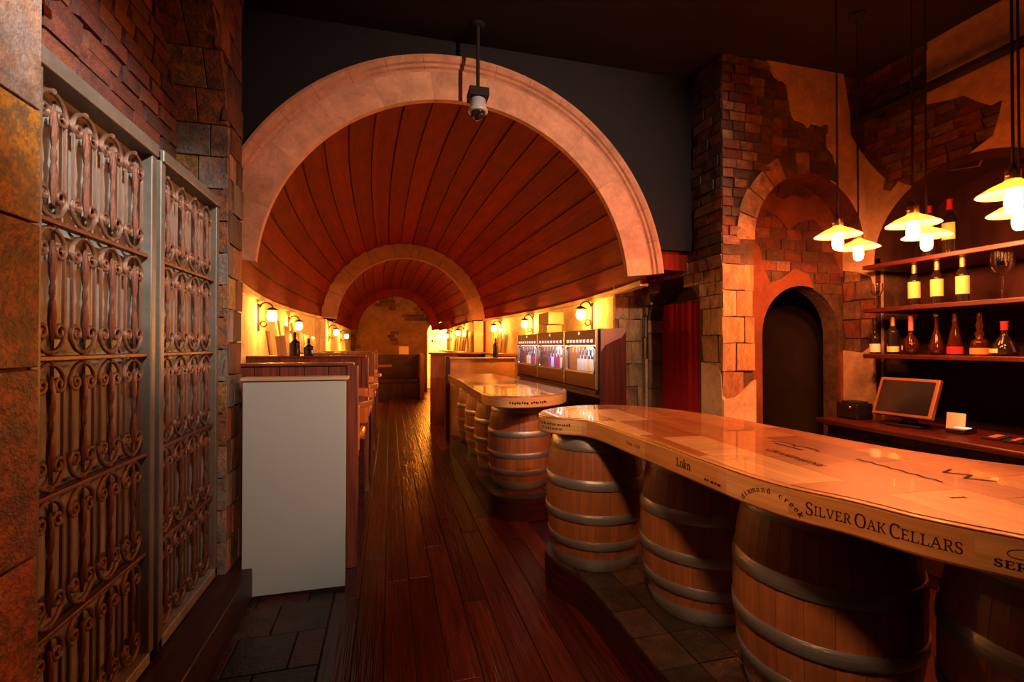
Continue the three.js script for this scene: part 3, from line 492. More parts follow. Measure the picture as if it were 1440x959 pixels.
  const f2 = bar2Out; let i0 = 0, i1 = 0; f2.forEach((p, i) => { if (Math.hypot(p[0] - 0.93, p[1] + 3.82) < Math.hypot(f2[i0][0] - 0.93, f2[i0][1] + 3.82)) i0 = i; if (Math.hypot(p[0] - 1.33, p[1] + 3.85) < Math.hypot(f2[i1][0] - 1.33, f2[i1][1] + 3.85)) i1 = i; });
  edgePrint(bar2, f2, 26, f2.length - 34, y0, y1, M.edgeBoardLit[0], 0.0008, 0.7).name = 'edge_board';
  edgePrint(bar2, f2, Math.min(i0, i1), Math.max(i0, i1), 1.0, 1.05, lettering(768, 96, (x, w, h) => { for (let i = 0; i < 17; i++) if (i !== 8) x.fillRect(60 + i * 38, 30 + (i * 7 % 5) * 3, 20 + (i * 5 % 4) * 4, 32); }));
}
// raised tiled plinths under the barrels
function plinth(label, outline, x0, x1, z0, z1) {
  const t = thing('bar_plinth', label, 'plinth');
  part('base', tri(flat(outline, 0, 0.185), 'x'), M.boothDark, t);
  const q = outline.map(p => [p[0], -p[1]]), ccw = area(q) > 0 ? q : q.reverse();
  const S = 0.215; let r = 0;
  for (let z = z0; z < z1; z += S, r++) for (let x = x0; x < x1; x += S * 0.86) {
    const a = x + 0.003, b = x + S * 0.86 - 0.003, c = -(z + S - 0.003), d = -(z + 0.003), pl = clipCell(ccw, [[a, c], [b, c], [b, d], [a, d]]);
    if (pl.length < 3 || area(pl) < 0.001) continue;
    const g = new THREE.ExtrudeGeometry(shapeOf(pl), { depth: 0.015, bevelEnabled: false }); g.rotateX(-Math.PI / 2); g.translate(0, 0.184 + rr(-0.001, 0.0008), 0); part('slate_tile', tri(g), pick(M.tile), t);
  }
}
plinth('low slate tiled plinth under the curved bar', [...spl([[2.0, -0.1], [1.6, -0.3], [1.25, -0.7], [1.10, -1.2], [1.055, -1.6], [1.055, -2.2], [1.04, -2.5], [0.965, -2.74], [0.99, -2.95], [1.2, -3.08], [1.5, -3.08], [1.75, -2.85], [1.85, -2.4], [1.9, -1.6], [2.15, -0.95], [2.5, -0.7]], 60)], 0.86, 2.6, -3.2, -0.1);
plinth('low slate tiled plinth under the round ended bar', [...spl([[0.86, -6.9], [0.86, -5.4], [0.86, -4.4], [0.90, -4.02], [1.06, -3.89], [1.3, -3.90], [1.5, -4.1], [1.56, -4.5], [1.5, -6.9]], 50)], 0.8, 1.7, -7.0, -3.8);

// ------------------------------------------------------------------ barrels
{
  const H = 0.78, NS = 22, rad = v => 0.245 + 0.057 * (1 - (2 * v - 1) ** 2), sg = [];
  { // one bent stave, shared
    const pos = [], uv = [], nh = 12, na = 2, da = Math.PI * 2 / NS * 0.985;
    const P = (q, j, o) => { const v = j / nh, a = -da / 2 + da * q / na, e = q === 1 ? 0 : 0.0012, r = rad(v) - e - o; return [r * Math.sin(a), v * H, r * Math.cos(a)]; };
    const quad = (A, B, C, D, u0, u1, j) => { pos.push(...A, ...B, ...C, ...A, ...C, ...D); const a = j * H / nh, b = a + H / nh; uv.push(u0, a, u1, a, u1, b, u0, a, u1, b, u0, b); };
    for (let j = 0; j < nh; j++) { for (let q = 0; q < na; q++) quad(P(q, j, 0), P(q + 1, j, 0), P(q + 1, j + 1, 0), P(q, j + 1, 0), q * 0.04, q * 0.04 + 0.04, j); quad(P(0, j, 0.02), P(0, j, 0), P(0, j + 1, 0), P(0, j + 1, 0.02), 0, 0.02, j); quad(P(na, j, 0), P(na, j, 0.02), P(na, j + 1, 0.02), P(na, j + 1, 0), 0, 0.02, j); quad(P(na, j, 0.02), P(0, j, 0.02), P(0, j + 1, 0.02), P(na, j + 1, 0.02), 0, 0.08, j); }
    for (let k = 0; k < 4; k++) { const g = new THREE.BufferGeometry(); g.setAttribute('position', new THREE.Float32BufferAttribute(pos, 3)); g.setAttribute('uv', new THREE.Float32BufferAttribute(uv.map((u, i) => u + (i % 2 ? k * 0.37 : k * 0.21)), 2)); g.computeVertexNormals(); sg.push(g); }
  }
  const hoopGeo = [[0.05, 0.075], [0.20, 0.05], [0.40, 0.05], [0.645, 0.055], [0.925, 0.065]].map(([v, w]) => { const a = v - w / 2 / H, b = v + w / 2 / H; return lathe([[rad(a) - 0.004, a * H], [rad(a) + 0.005, a * H], [rad((a + b) / 2) + 0.0055, v * H], [rad(b) + 0.005, b * H], [rad(b) - 0.004, b * H]], 48); });
  const head = new THREE.CylinderGeometry(0.232, 0.232, 0.02, 32);
  const barrel = (x, z, label, turn, group) => {
    const t = thing('wine_barrel', label, 'barrel', [x, 0.2, z], turn, group);
    for (let i = 0; i < NS; i++) part('stave', sg[i % 4], pick(M.oak), t, null, [0, i / NS * Math.PI * 2, 0]);
    for (const g of hoopGeo) part('hoop', g, M.hoop, t);
    part('head', head, M.oak[2], t, [0, H - 0.03, 0]); part('head', head, M.oak[2], t, [0, 0.03, 0]);
  };
  barrel(1.245, -2.75, 'oak barrel under the rounded end of the curved bar, lettered Cakebread above it', 0.3);
  barrel(1.55, -2.12, 'oak barrel under the curved bar, next to the one at its rounded end', 1.1);
  barrel(1.56, -1.425, 'large dim oak barrel under the Silver Oak Cellars lettering', 2.0);
  barrel(1.81, -0.85, 'dark oak barrel partly hidden under the lettering Sergio', 0.7);
  barrel(1.20, -4.36, 'oak barrel under the round end of the shorter bar', 0.9);
  for (let k = 0; k < 3; k++) barrel(1.19, -5.04 - 0.67 * k, 'oak barrel in shadow along the aisle side of the shorter bar', k, 'barrels along the shorter bar');
}

// ------------------------------------------------------------------ left side: panel, booths, ledge
{
  const t = thing('end_panel', 'plain beige end panel with pale wooden cap beside the iron gates', 'panel', [-0.55, 0, -3.12]);
  part('panel_face', rbox(0.575, 1.27, 0.06, 0.004, 0, 0.655, 0), M.beige, t);
  part('cap', rbox(0.60, 0.022, 0.11, 0.005, 0.002, 1.30, -0.01, 'x'), M.cap, t);
  part('kick_board', box(0.575, 0.03, 0.05, 0, 0.015, -0.006, 'x'), M.boothDark, t);
  const part1 = (z, x0, top, label, end = true) => {
    const w = -0.25 - x0, g = thing('booth_partition', label, 'partition', [0, 0, z]);
    const n = 5; for (let i = 0; i < n; i++) part('board', rbox(w / n - 0.004, top - 0.022, 0.07, 0.004, x0 + w * (i + 0.5) / n, (top - 0.022) / 2, 0), M.booth, g);
    part('cap', rbox(w + 0.03, 0.022, 0.10, 0.006, x0 + w / 2, top - 0.011, 0, 'x'), M.booth, g);
    if (end) part('post', rbox(0.07, top - 0.022, 0.10, 0.006, -0.245, (top - 0.022) / 2, 0), M.booth, g);
  };
  part1(-3.42, -1.0, 1.385, 'wooden booth partition of upright boards directly behind the beige panel');
  part1(-5.13, -1.36, 1.40, 'wooden booth partition with two dark bottles standing on its cap');
  part1(-7.1, -1.36, 1.40, 'wooden booth partition further along the cream wall, second from the bottles');
  part1(-9.1, -1.15, 1.40, 'wooden booth partition under the second arch');
  for (const [k, z] of [[0, -4.28], [1, -6.1], [2, -8.1]]) {
    const lab = ['just past the beige panel', 'between the second and third partitions', 'nearest the second arch'][k];
    const tb = thing('booth_table', `orange wooden table with rounded end in the booth ${lab}`, 'table', [-0.72, 0, z]);
    const out = [[-0.5, -0.33], [0.30, -0.33], ...arc(0.30, 0, 0.33, -90, 90, 12), [-0.5, 0.33]];
    part('top', tri(flat(out.map(p => [p[0] * 0.9 + 0.02, p[1]]), 0.99, 1.04, 0.006), 'x'), M.crate[2], tb);
    part('pedestal', lathe([[0.22, 0], [0.22, 0.02], [0.05, 0.05], [0.04, 0.9], [0.12, 0.985], [0, 0.985]], 20), M.bronze, tb);
    for (const s of [-1, 1]) {
      const b = thing('booth_bench', `leather bench on the ${s > 0 ? 'street' : 'inner'} side of the booth ${lab}`, 'bench', [-0.66, 0, z + s * 0.55]);
      part('seat', rbox(0.86, 0.09, 0.34, 0.04, 0, 0.66, 0, 'x', 3), M.leather, b); part('base', rbox(0.86, 0.615, 0.26, 0.006, 0, 0.3075, 0, 'x'), M.boothDark, b); part('back', rbox(0.9, 0.36, 0.06, 0.03, 0, 0.90, s * 0.12, 'x', 3), M.leather, b);
    }
  }
  // wine crate boards leaning along the cream wall, standing on the ledge
  const ld = struct('trim_6'); part('ledge', span(-1.42, -1.08, 1.345, 1.385, -9.3, -5.25, 'z'), M.booth, ld);
  const boards = [[-5.42, 0.27, 0.10, 'short'], [-5.95, 0.40, 0.12, 'narrow'], [-6.35, 0.36, 0.2, 'plain'], [-6.75, 0.42, 0.1, 'slim'], [-7.3, 0.30, 0.34, 'square'], [-7.8, 0.28, 0.3, 'small'], [-8.4, 0.26, 0.36, 'wide']];
  for (const [z, h, w, k] of boards) solo('crate_board', rbox(0.018, h, w, 0.003, 0, h / 2, 0), pick([M.crate[6], M.crate[1], M.crate[3]]), `${k} pale wine crate board leaning on the cream wall above the booths`, 'board', [-1.20, 1.387, z], [0, 0, 0.14]);
  solo('crate_board', rbox(0.09, 0.20, 0.018, 0.003, 0, 0.10, 0), M.crate[1], 'pale wine crate board leaning behind the two dark bottles', 'board', [-1.03, 1.40, -5.12], [0, 0, 0.12]);
}
// ------------------------------------------------------------------ bottles
function bottleShape(h, r, neck, shoulder) { return [[0, 0], [r * 0.94, 0], [r, 0.008], [r, h * shoulder], [r * 0.92, h * (shoulder + 0.06)], [neck * 1.2, h * (shoulder + 0.17)], [neck, h * (shoulder + 0.22)], [neck, h * 0.97], [neck * 1.15, h * 0.975], [neck * 1.15, h], [0, h]]; }
const band = (r, y0, y1, a0 = 0, a1 = Math.PI * 2, n = 20) => new THREE.CylinderGeometry(r, r, y1 - y0, n, 1, true, a0, a1).translate(0, (y0 + y1) / 2, 0);
function wine(pos, h, r, label, o = {}) {
  const t = thing(o.name ?? 'wine_bottle', label, 'bottle', pos, o.turn ?? 0, o.group);
  const nk = o.neck ?? r * 0.36, sh = o.shoulder ?? 0.58;
  part('glass', lathe(o.profile ?? bottleShape(h, r, nk, sh), 24), o.mat ?? M.darkGlass, t);
  if (o.paper !== null) part('paper_label', band((o.lr ?? r) + 0.0012, h * (o.l0 ?? 0.14), h * (o.l1 ?? 0.44), o.a0 ?? 0, o.a1 ?? Math.PI * 2), o.paper ?? M.paperWhite, t);
  if (o.foil !== null) part('foil_cap', lathe([[nk + 0.0018, h * (o.f0 ?? 0.84)], [nk + 0.0018, h * 0.965], [nk * 1.15 + 0.0018, h * 0.972], [nk * 1.15 + 0.0015, h + 0.001], [0, h + 0.0015]], 16), o.foil ?? M.foilRed, t);
  return t;
}
wine([-0.92, 1.40, -5.13], 0.235, 0.052, 'squat dark bottle on the wooden partition, the taller of two', { neck: 0.016, shoulder: 0.5, paper: null, foil: null });
wine([-0.79, 1.40, -5.13], 0.175, 0.048, 'squat dark bottle on the wooden partition, the shorter of two', { neck: 0.015, shoulder: 0.45, paper: null, foil: null });
wine([1.665, 1.31, -7.5], 0.31, 0.046, 'black bottle standing on the pale capped partition beyond the shorter bar', { paper: null, foil: null });
// shelves and what stands on them
{
  for (const [y, k] of [[2.095, 'upper wine shelf above the pale labelled bottles'], [1.766, 'middle shelf holding three pale labelled bottles'], [1.42, 'lower shelf holding the row of decanter bottles']])
    solo('wall_shelf', rbox(0.60, 0.032, 1.07, 0.005, 0, 0, 0, 'z'), M.shelf, `dark red wooden ${k}`, 'shelf', [3.815, y, -2.305]);
  for (const [z, k] of [[-2.55, 'nearest the small wine glass'], [-2.405, 'between two like it'], [-2.255, 'nearest the balloon glass']]) wine([3.63, 1.783, z], 0.305, 0.034, `slim gold necked bottle with pale yellow label, ${k}`, { paper: M.paperYellow, foil: M.foilGold, l0: 0.18, l1: 0.56, f0: 0.74, group: 'pale labelled bottles on the middle shelf' });
  wine([3.63, 2.112, -2.325], 0.37, 0.040, 'tall bottle with round yellow label and red cap on the upper shelf', { l0: 0.26, l1: 0.56, paper: M.paperYellow, a0: Math.PI, a1: Math.PI * 0.9, f0: 0.80 });
  wine([3.63, 2.112, -2.45], 0.36, 0.038, 'red capped bottle behind the pendant lamp on the upper shelf', { f0: 0.86, paper: M.boothDark });
  const Y = 1.437, X = 3.63;
  wine([X, Y, -2.836], 0.275, 0.034, 'cognac bottle with white label at the door end of the lower shelf', { paper: M.paperWhite, l0: 0.05, l1: 0.28, foil: M.bronze, shoulder: 0.42 });
  wine([X, Y, -2.70], 0.285, 0.036, 'ribbed bottle with orange label and gold cap on the lower shelf', { paper: M.paperYellow, l0: 0.06, l1: 0.2, foil: M.foilGold, shoulder: 0.55, f0: 0.72, mat: M.darkGlass });
  wine([X, Y, -2.575], 0.285, 0.05, 'round bellied decanter with pink neck on the lower shelf', { profile: [[0, 0], [0.034, 0], [0.050, 0.03], [0.052, 0.06], [0.042, 0.10], [0.018, 0.14], [0.013, 0.16], [0.013, 0.285], [0, 0.285]], neck: 0.013, lr: 0.0525, l0: 0.12, l1: 0.22, a0: Math.PI, a1: 1.2, paper: M.paperWhite, foil: std([0.5, 0.16, 0.14], { roughness: 0.4 }), f0: 0.6, mat: M.amber });
  wine([X, Y, -2.41], 0.285, 0.045, 'amber teardrop decanter with long thin neck on the lower shelf', { profile: [[0, 0], [0.036, 0], [0.046, 0.03], [0.046, 0.055], [0.026, 0.12], [0.011, 0.18], [0.009, 0.265], [0.016, 0.27], [0.016, 0.285], [0, 0.285]], neck: 0.014, paper: null, foil: M.foilGold, f0: 0.93, mat: M.amber });
  wine([X, Y, -2.30], 0.28, 0.042, 'tapering bottle with red label on the lower shelf', { profile: [[0, 0], [0.042, 0], [0.042, 0.06], [0.026, 0.15], [0.015, 0.2], [0.013, 0.28], [0, 0.28]], neck: 0.013, lr: 0.042, l0: 0.03, l1: 0.2, paper: M.foilRed, foil: M.bronze, f0: 0.8, mat: M.amber });
  wine([X, Y, -2.165], 0.285, 0.045, 'cut glass decanter with orange and red label on the lower shelf', { profile: [[0, 0], [0.046, 0], [0.046, 0.08], [0.04, 0.095], [0.018, 0.11], [0.026, 0.14], [0.014, 0.165], [0.022, 0.19], [0.012, 0.22], [0.016, 0.245], [0.008, 0.285], [0, 0.285]], neck: 0.01, lr: 0.046, l0: 0.03, l1: 0.17, paper: std([0.6, 0.22, 0.05]), foil: null, mat: M.amber });
  wine([X, Y, -2.04], 0.21, 0.06, 'flat wide brandy bottle with oval yellow label on the lower shelf', { profile: [[0, 0], [0.06, 0], [0.064, 0.03], [0.050, 0.075], [0.022, 0.12], [0.014, 0.14], [0.014, 0.20], [0.018, 0.21], [0, 0.21]], neck: 0.016, lr: 0.0655, l0: 0.09, l1: 0.21, a0: Math.PI * 1.2, a1: 1.0, paper: M.paperYellow, foil: M.foilRed, f0: 0.75 });
  const gl = (z, h, r, label) => { const t = thing('wine_glass', label, 'glass', [3.60, 1.783, z]); const s = r / 0.05; part('bowl', lathe([[0.004, h * 0.5], [0.03 * s, h * 0.56], [0.05 * s, h * 0.72], [0.046 * s, h], [0.0445 * s, h], [0.0485 * s, h * 0.72], [0.028 * s, h * 0.57], [0, h * 0.51]], 28), M.glass, t); part('stem', lathe([[0.036 * s, 0], [0.036 * s, 0.003], [0.006, 0.008], [0.0045, h * 0.3], [0.0045, h * 0.51]], 20), M.glass, t); };
  gl(-2.795, 0.19, 0.042, 'small stemmed wine glass at the door end of the middle shelf'); gl(-2.03, 0.285, 0.056, 'large balloon wine glass at the street end of the middle shelf');
}
// ------------------------------------------------------------------ back counter with till
{
  const t = thing('back_counter', 'dark red wooden counter against the shelf wall', 'counter', [3.485, 0, -2.0]);
  part('top', rbox(0.60, 0.045, 1.96, 0.012, 0, 0.925, 0.02, 'z', 2), M.shelf, t);
  part('cabinet', box(0.5, 0.90, 1.9, 0.04, 0.45, 0.02, 'y'), M.boothDark, t);
  for (let i = 0; i < 4; i++) part('door', rbox(0.02, 0.76, 0.44, 0.004, -0.222, 0.46, -0.68 + i * 0.465), M.boothDark, t);
  const m = thing('till_screen', 'tilted touch screen till with tan frame on the back counter', 'screen', [3.42, 0.9475, -2.46], -Math.PI / 2 + 0.12);
  part('foot', rbox(0.20, 0.02, 0.16, 0.008, 0, 0.01, -0.02), M.blackGloss, m);
  part('neck', rbox(0.08, 0.12, 0.05, 0.01, 0, 0.075, -0.04), M.blackGloss, m);
  const fr = part('frame', rbox(0.36, 0.28, 0.035, 0.008, 0, 0, 0, 'x', 2), std([0.16, 0.07, 0.03], { roughness: 0.4 }), m, [0, 0.195, 0.0], [-0.42, 0, 0]);
  part('screen', box(0.315, 0.235, 0.004, 0, 0, 0.0185), M.blackGloss, fr);
  const d = thing('receipt_printer', 'black receipt printer beside the till by the arched doorway', 'printer', [3.42, 0.9475, -2.83]);
  part('body', rbox(0.16, 0.12, 0.17, 0.015, 0, 0.06, 0, 'x', 2), M.blackGloss, d); part('lid', rbox(0.12, 0.014, 0.12, 0.006, 0, 0.126, 0), M.black, d); part('knob', new THREE.SphereGeometry(0.012, 10, 8), M.steel, d, [-0.082, 0.09, 0.03]);
  solo('menu_card', rbox(0.008, 0.115, 0.10, 0.003, 0, 0.0575, 0), M.paperWhite, 'small pale card standing beside the till', 'card', [3.56, 0.9475, -2.26], [0, 0.15, -0.15]);
  const c = thing('card_terminal', 'black card terminal with lit white display on the back counter', 'terminal', [3.50, 0.9475, -2.19], 0.2);
  part('body', rbox(0.16, 0.03, 0.10, 0.008, 0, 0.015, 0), M.blackGloss, c); part('display', box(0.06, 0.003, 0.07, 0.02, 0.0312, 0), std([0.7, 0.8, 0.8], { emissive: lin(0.7, 0.95, 0.95), emissiveIntensity: 0.5 }), c);
  for (const [z, n] of [[-2.01, 'wider'], [-1.91, 'narrower']]) { const k = thing('bill_folder', `black folder with reddish paper strip on the back counter, the ${n} one`, 'folder', [3.5, 0.9475, z], 0.25); part('cover', rbox(0.2, 0.012, 0.085, 0.003, 0, 0.006, 0), M.black, k); part('slip', box(0.14, 0.003, n === 'wider' ? 0.035 : 0.02, 0, 0.0135, 0), std([0.45, 0.12, 0.08]), k); }
}
// ------------------------------------------------------------------ curtain, conduit, ceiling camera
{
  const pos = [], n = 46, z0 = -4.14, z1 = -3.32, P = (i, y, o) => [2.60 + 0.022 * Math.sin(i * 1.15) + 0.008 * Math.sin(i * 2.7) + o, y, z0 + (z1 - z0) * i / n];
  for (let i = 0; i < n; i++) for (const o of [0, 0.004]) { const A = P(i, 0.02, o), B = P(i + 1, 0.02, o), C = P(i + 1, 1.89, o), D = P(i, 1.89, o); pos.push(...A, ...B, ...C, ...A, ...C, ...D); }
  const g = new THREE.BufferGeometry(); g.setAttribute('position', new THREE.Float32BufferAttribute(pos, 3)); g.computeVertexNormals(); tri(g);
  const t = thing('curtain', 'long red curtain hanging in the arched side doorway', 'curtain'); part('cloth', g, M.curtain, t); part('rod', new THREE.CylinderGeometry(0.012, 0.012, 0.84, 10).rotateX(Math.PI / 2).translate(2.605, 1.90, -3.73), M.bronze, t);
}
{
  const t = thing('ceiling_conduit', 'black conduit running along the top of the shelf wall', 'conduit'); part('pipe', new THREE.CylinderGeometry(0.032, 0.032, 4.6, 12).rotateX(Math.PI / 2).translate(3.70, 3.335, -0.78), M.black, t);
  for (const z of [-2.9, -1.2, 0.4]) part('clamp', rbox(0.12, 0.03, 0.05, 0.006, 3.75, 3.335, z), M.black, t);
}
{
  const t = thing('security_camera', 'small grey dome camera hanging on a black rod before the arch', 'camera', [0.585, 3.09, -3.2]);
  part('rod', new THREE.CylinderGeometry(0.013, 0.013, 0.46, 10).translate(0, 0.39, 0), M.black, t);
  part('mount_box', rbox(0.135, 0.06, 0.135, 0.004, 0, 0.135, 0), M.black, t);
  part('housing', lathe([[0, 0.106], [0.053, 0.106], [0.055, 0.045], [0.067, 0.036], [0.069, 0.018], [0.058, 0.012], [0, 0.012]], 28), M.whitePlastic, t);
  part('dome', new THREE.SphereGeometry(0.052, 24, 12, 0, Math.PI * 2, Math.PI / 2, Math.PI / 2).translate(0, 0.014, 0), M.domeGlass, t);
  part('ceiling_plate', lathe([[0, 0.63], [0.05, 0.63], [0.05, 0.615], [0.014, 0.61]], 20), M.black, t);
}
// ------------------------------------------------------------------ pendants
{
  const shadeGeo = lathe([[0.022, 0.062], [0.036, 0.050], [0.075, 0.032], [0.118, 0.004], [0.121, 0.0], [0.118, 0.000], [0.075, 0.026], [0.036, 0.044], [0.022, 0.056]], 36);
  const bulbGeo = lathe([[0, -0.085], [0.014, -0.083], [0.026, -0.070], [0.030, -0.045], [0.028, -0.01], [0.018, 0.022], [0.013, 0.042], [0, 0.042]], 20);
  const sock = lathe([[0, 0.125], [0.008, 0.122], [0.014, 0.105], [0.026, 0.098], [0.026, 0.06], [0.018, 0.04], [0, 0.04]], 18), knob = new THREE.SphereGeometry(0.007, 8, 6);
  for (const [x, z] of [[2.573, -2.227], [2.723, -1.916], [2.577, -1.413], [3.026, -2.47], [3.104, -2.109], [2.996, -1.619]]) {
    const t = thing('pendant_lamp', 'lit pendant lamp with opal saucer shade on a black cord', 'lamp', [x, 2.15, z], 0, 'pendant lamps over the bar back');
    part('shade', shadeGeo, M.opal, t); part('bulb', bulbGeo, M.bulb, t); part('socket', sock, M.brass, t);
    for (const s of [-1, 1]) part('knob', knob, M.brass, t, [s * 0.034, 0.075, 0]);
    part('cord', new THREE.CylinderGeometry(0.0055, 0.0055, CEIL - 2.15 - 0.12, 8).translate(0, (CEIL - 2.15 + 0.12) / 2, 0), M.black, t);
    part('ceiling_rose', lathe([[0, CEIL - 2.15], [0.05, CEIL - 2.15], [0.045, CEIL - 2.17], [0, CEIL - 2.18]], 20), M.black, t);
    const l = new THREE.PointLight(lin(...PENDANT.color), PENDANT.cd); l.name = 'bulb_light'; l.position.y = -0.03; l.castShadow = true; l.shadow.radius = 1.5; t.add(l);
  }
}
// ------------------------------------------------------------------ wall sconces
{
  const globeGeo = lathe([[0, -0.075], [0.03, -0.070], [0.05, -0.045], [0.055, -0.01], [0.045, 0.03], [0.025, 0.045], [0, 0.045]], 20);
  const sconce = (x, y, z, s, label, group, cd = SCONCE.cd) => { // s: the wall lies towards s in x
    const t = thing('wall_sconce', label, 'lamp', [x, y, z], s < 0 ? 0 : Math.PI, group);
    part('backplate', rbox(0.022, 0.30, 0.05, 0.006, -0.135, -0.03, 0), M.bronze, t);
    part('arm', tube([[-0.13, 0.06, 0], [-0.10, 0.125, 0], [-0.05, 0.135, 0], [0, 0.10, 0], [0, 0.055, 0]], 0.009, 24, 8), M.bronze, t);
    part('scroll', new THREE.TorusGeometry(0.032, 0.008, 8, 20).translate(-0.085, -0.10, 0), M.bronze, t);
    part('cap', lathe([[0.012, 0.085], [0.03, 0.078], [0.072, 0.055], [0.078, 0.05], [0.07, 0.05], [0.03, 0.068], [0.012, 0.072]], 24), M.bronze, t);
    part('bulb', globeGeo, M.globe, t);
    const l = new THREE.PointLight(lin(...SCONCE.color), cd); l.name = 'bulb_light'; l.castShadow = true; l.shadow.radius = 2; t.add(l);
  };
  const wx = (z, s) => { const q = Math.min(1, Math.max(0, (-3.47 - z) / (-3.47 - Z2))); return z < Z2 ? (s < 0 ? -1.17 : 1.66) : cxAt(z) + s * (R1(q) + 0.02); };
  for (const [y, z] of [[1.84, -5.75], [1.80, -7.55]]) sconce(wx(z, -1) + 0.146, y, z, -1, `globe wall lamp on the cream wall ${z > -6 ? 'nearest the two dark bottles' : 'between the second and third booths'}`);
  for (const [y, z] of [[1.77, -9.9], [1.74, -12.2]]) sconce(wx(z, -1) + 0.146, y, z, -1, 'small globe wall lamp beyond the second arch on the booth side', 'far sconces on the booth side');
  for (const [y, z] of [[1.86, -4.95], [1.85, -7.2]]) sconce(wx(z, 1) - 0.146, y, z, 1, `globe wall lamp with scrolled bracket above the wine dispenser ${z > -6 ? 'nearest the curtained doorway' : 'farthest from the curtained doorway'}`);
  for (const [y, z] of [[1.83, -8.7], [1.80, -10.8], [1.78, -13.0]]) sconce(wx(z, 1) - 0.146, y, z, 1, 'globe wall lamp above the crate boards past the dispensers', 'far sconces past the dispensers');
  sconce(2.30, 2.45, -16.3, 1, 'lamp hidden in the bright passage behind the end wall', undefined, 160);
}
// ------------------------------------------------------------------ wine dispensers
{
  const y0 = 1.08, y1 = 1.66, lab = ['beside the curtained doorway', 'in the middle of the three', 'farthest from the curtained doorway'];
  [[-4.92, -4.085], [-5.90, -4.925], [-6.90, -5.905]].forEach(([za, zb], k) => {
    const W = zb - za, t = thing('wine_dispenser', `copper fronted wine dispenser with lit bottle window ${lab[k]}`, 'wine dispenser', [1.90, y0, (za + zb) / 2], -Math.PI / 2), H = y1 - y0;
    // local: x along the wall, z towards the aisle
    part('cabinet', merge([span(-W / 2, -W / 2 + 0.02, 0, H, -0.26, 0), span(W / 2 - 0.02, W / 2, 0, H, -0.26, 0), span(-W / 2, W / 2, 0, 0.02, -0.26, 0), span(-W / 2, W / 2, H - 0.02, H, -0.26, 0), span(-W / 2, W / 2, 0, H, -0.27, -0.25)]), M.booth, t);
    const wy0 = 0.15, wy1 = 0.42, ww = W - 0.12;
    part('header_panel', rbox(W - 0.012, H - wy1 - 0.01, 0.03, 0.005, 0, (H + wy1) / 2, 0.012, 'x'), M.copperPanel, t);
    part('lower_panel', rbox(W - 0.012, wy0 - 0.01, 0.03, 0.005, 0, wy0 / 2, 0.012, 'x'), M.copperPanel, t);
    for (const s of [-1, 1]) part('chrome_edge', rbox(0.014, H, 0.04, 0.005, s * (W / 2 - 0.008), H / 2, 0.014), M.steel, t);
    const fo = new THREE.Shape(), q = 0.05; const rrx = (S, w, h, r) => { S.moveTo(-w / 2 + r, -h / 2); S.lineTo(w / 2 - r, -h / 2); S.quadraticCurveTo(w / 2, -h / 2, w / 2, -h / 2 + r); S.lineTo(w / 2, h / 2 - r); S.quadraticCurveTo(w / 2, h / 2, w / 2 - r, h / 2); S.lineTo(-w / 2 + r, h / 2); S.quadraticCurveTo(-w / 2, h / 2, -w / 2, h / 2 - r); S.lineTo(-w / 2, -h / 2 + r); S.quadraticCurveTo(-w / 2, -h / 2, -w / 2 + r, -h / 2); return S; };
    rrx(fo, ww + 0.03, wy1 - wy0, q); fo.holes.push(rrx(new THREE.Path(), ww, wy1 - wy0 - 0.03, q * 0.8));
    part('window_frame', new THREE.ExtrudeGeometry(fo, { depth: 0.02, bevelEnabled: false }).translate(0, (wy0 + wy1) / 2, 0.012), M.steel, t);
    part('window_pane', box(ww, wy1 - wy0 - 0.02, 0.003, 0, (wy0 + wy1) / 2, 0.012), M.pane, t);
    part('light_panel', box(W - 0.05, 0.32, 0.01, 0, (wy0 + wy1) / 2 + 0.02, -0.235), M.glow, t);
    for (let i = 0; i < 8; i++) {
      const x = -ww / 2 + ww * (i + 0.5) / 8;
      part('button', rbox(0.05, 0.03, 0.008, 0.003, x, wy1 + 0.045, 0.03), M.button, t);
      const b = part('bottle', lathe(bottleShape(0.28, 0.036, 0.013, 0.6), 16), pick([M.darkGlass, M.amber, M.darkGlass]), t, [x, 0.10, -0.12]); part('paper_label', band(0.0375, 0.055, 0.18), pick([M.paperWhite, M.paperWhite, M.paperYellow, M.purple, M.foilRed]), b);
    }
    for (let i = 0; i < 8; i++) part('spout', new THREE.CylinderGeometry(0.008, 0.006, 0.05, 8).translate(-ww / 2 + ww * (i + 0.5) / 8, 0.375, -0.03), M.steel, t);
    part('status_light', new THREE.CylinderGeometry(0.016, 0.016, 0.006, 16).rotateX(Math.PI / 2).translate(0, H - 0.035, 0.03), M.button, t);
    part('led_strip', box(ww, 0.012, 0.02, 0, wy1 + 0.002, -0.022), M.glow, t);
    const l = new THREE.RectAreaLight(lin(0.95, 0.88, 1), 75, ww, 0.02); l.name = 'led_light'; l.position.set(0, wy1 - 0.006, -0.03); l.lookAt(0, wy1 - 0.2, -0.12); t.add(l);
  });
  const c = thing('dispenser_cabinet', 'dark red wooden cabinet under the wine dispensers', 'cabinet', [2.03, 0, -5.5]);
  part('carcass', box(0.20, 1.038, 2.82, -0.02, 0.519, -0.01), M.booth, c); part('top', rbox(0.24, 0.04, 2.82, 0.006, -0.04, 1.058, -0.01, 'z'), M.boothDark, c);
  for (let i = 0; i < 6; i++) part('door', rbox(0.02, 0.94, 0.45, 0.004, -0.13, 0.53, -1.19 + i * 0.47), M.boothDark, c);
  const s = thing('dispenser_side_panel', 'dark red side panel of the dispensers with curved grey bracket', 'panel', [2.03, 0, -4.07]);
  part('board', box(0.27, 1.66, 0.02, 0.0, 0.83, 0), M.sidePanel, s);
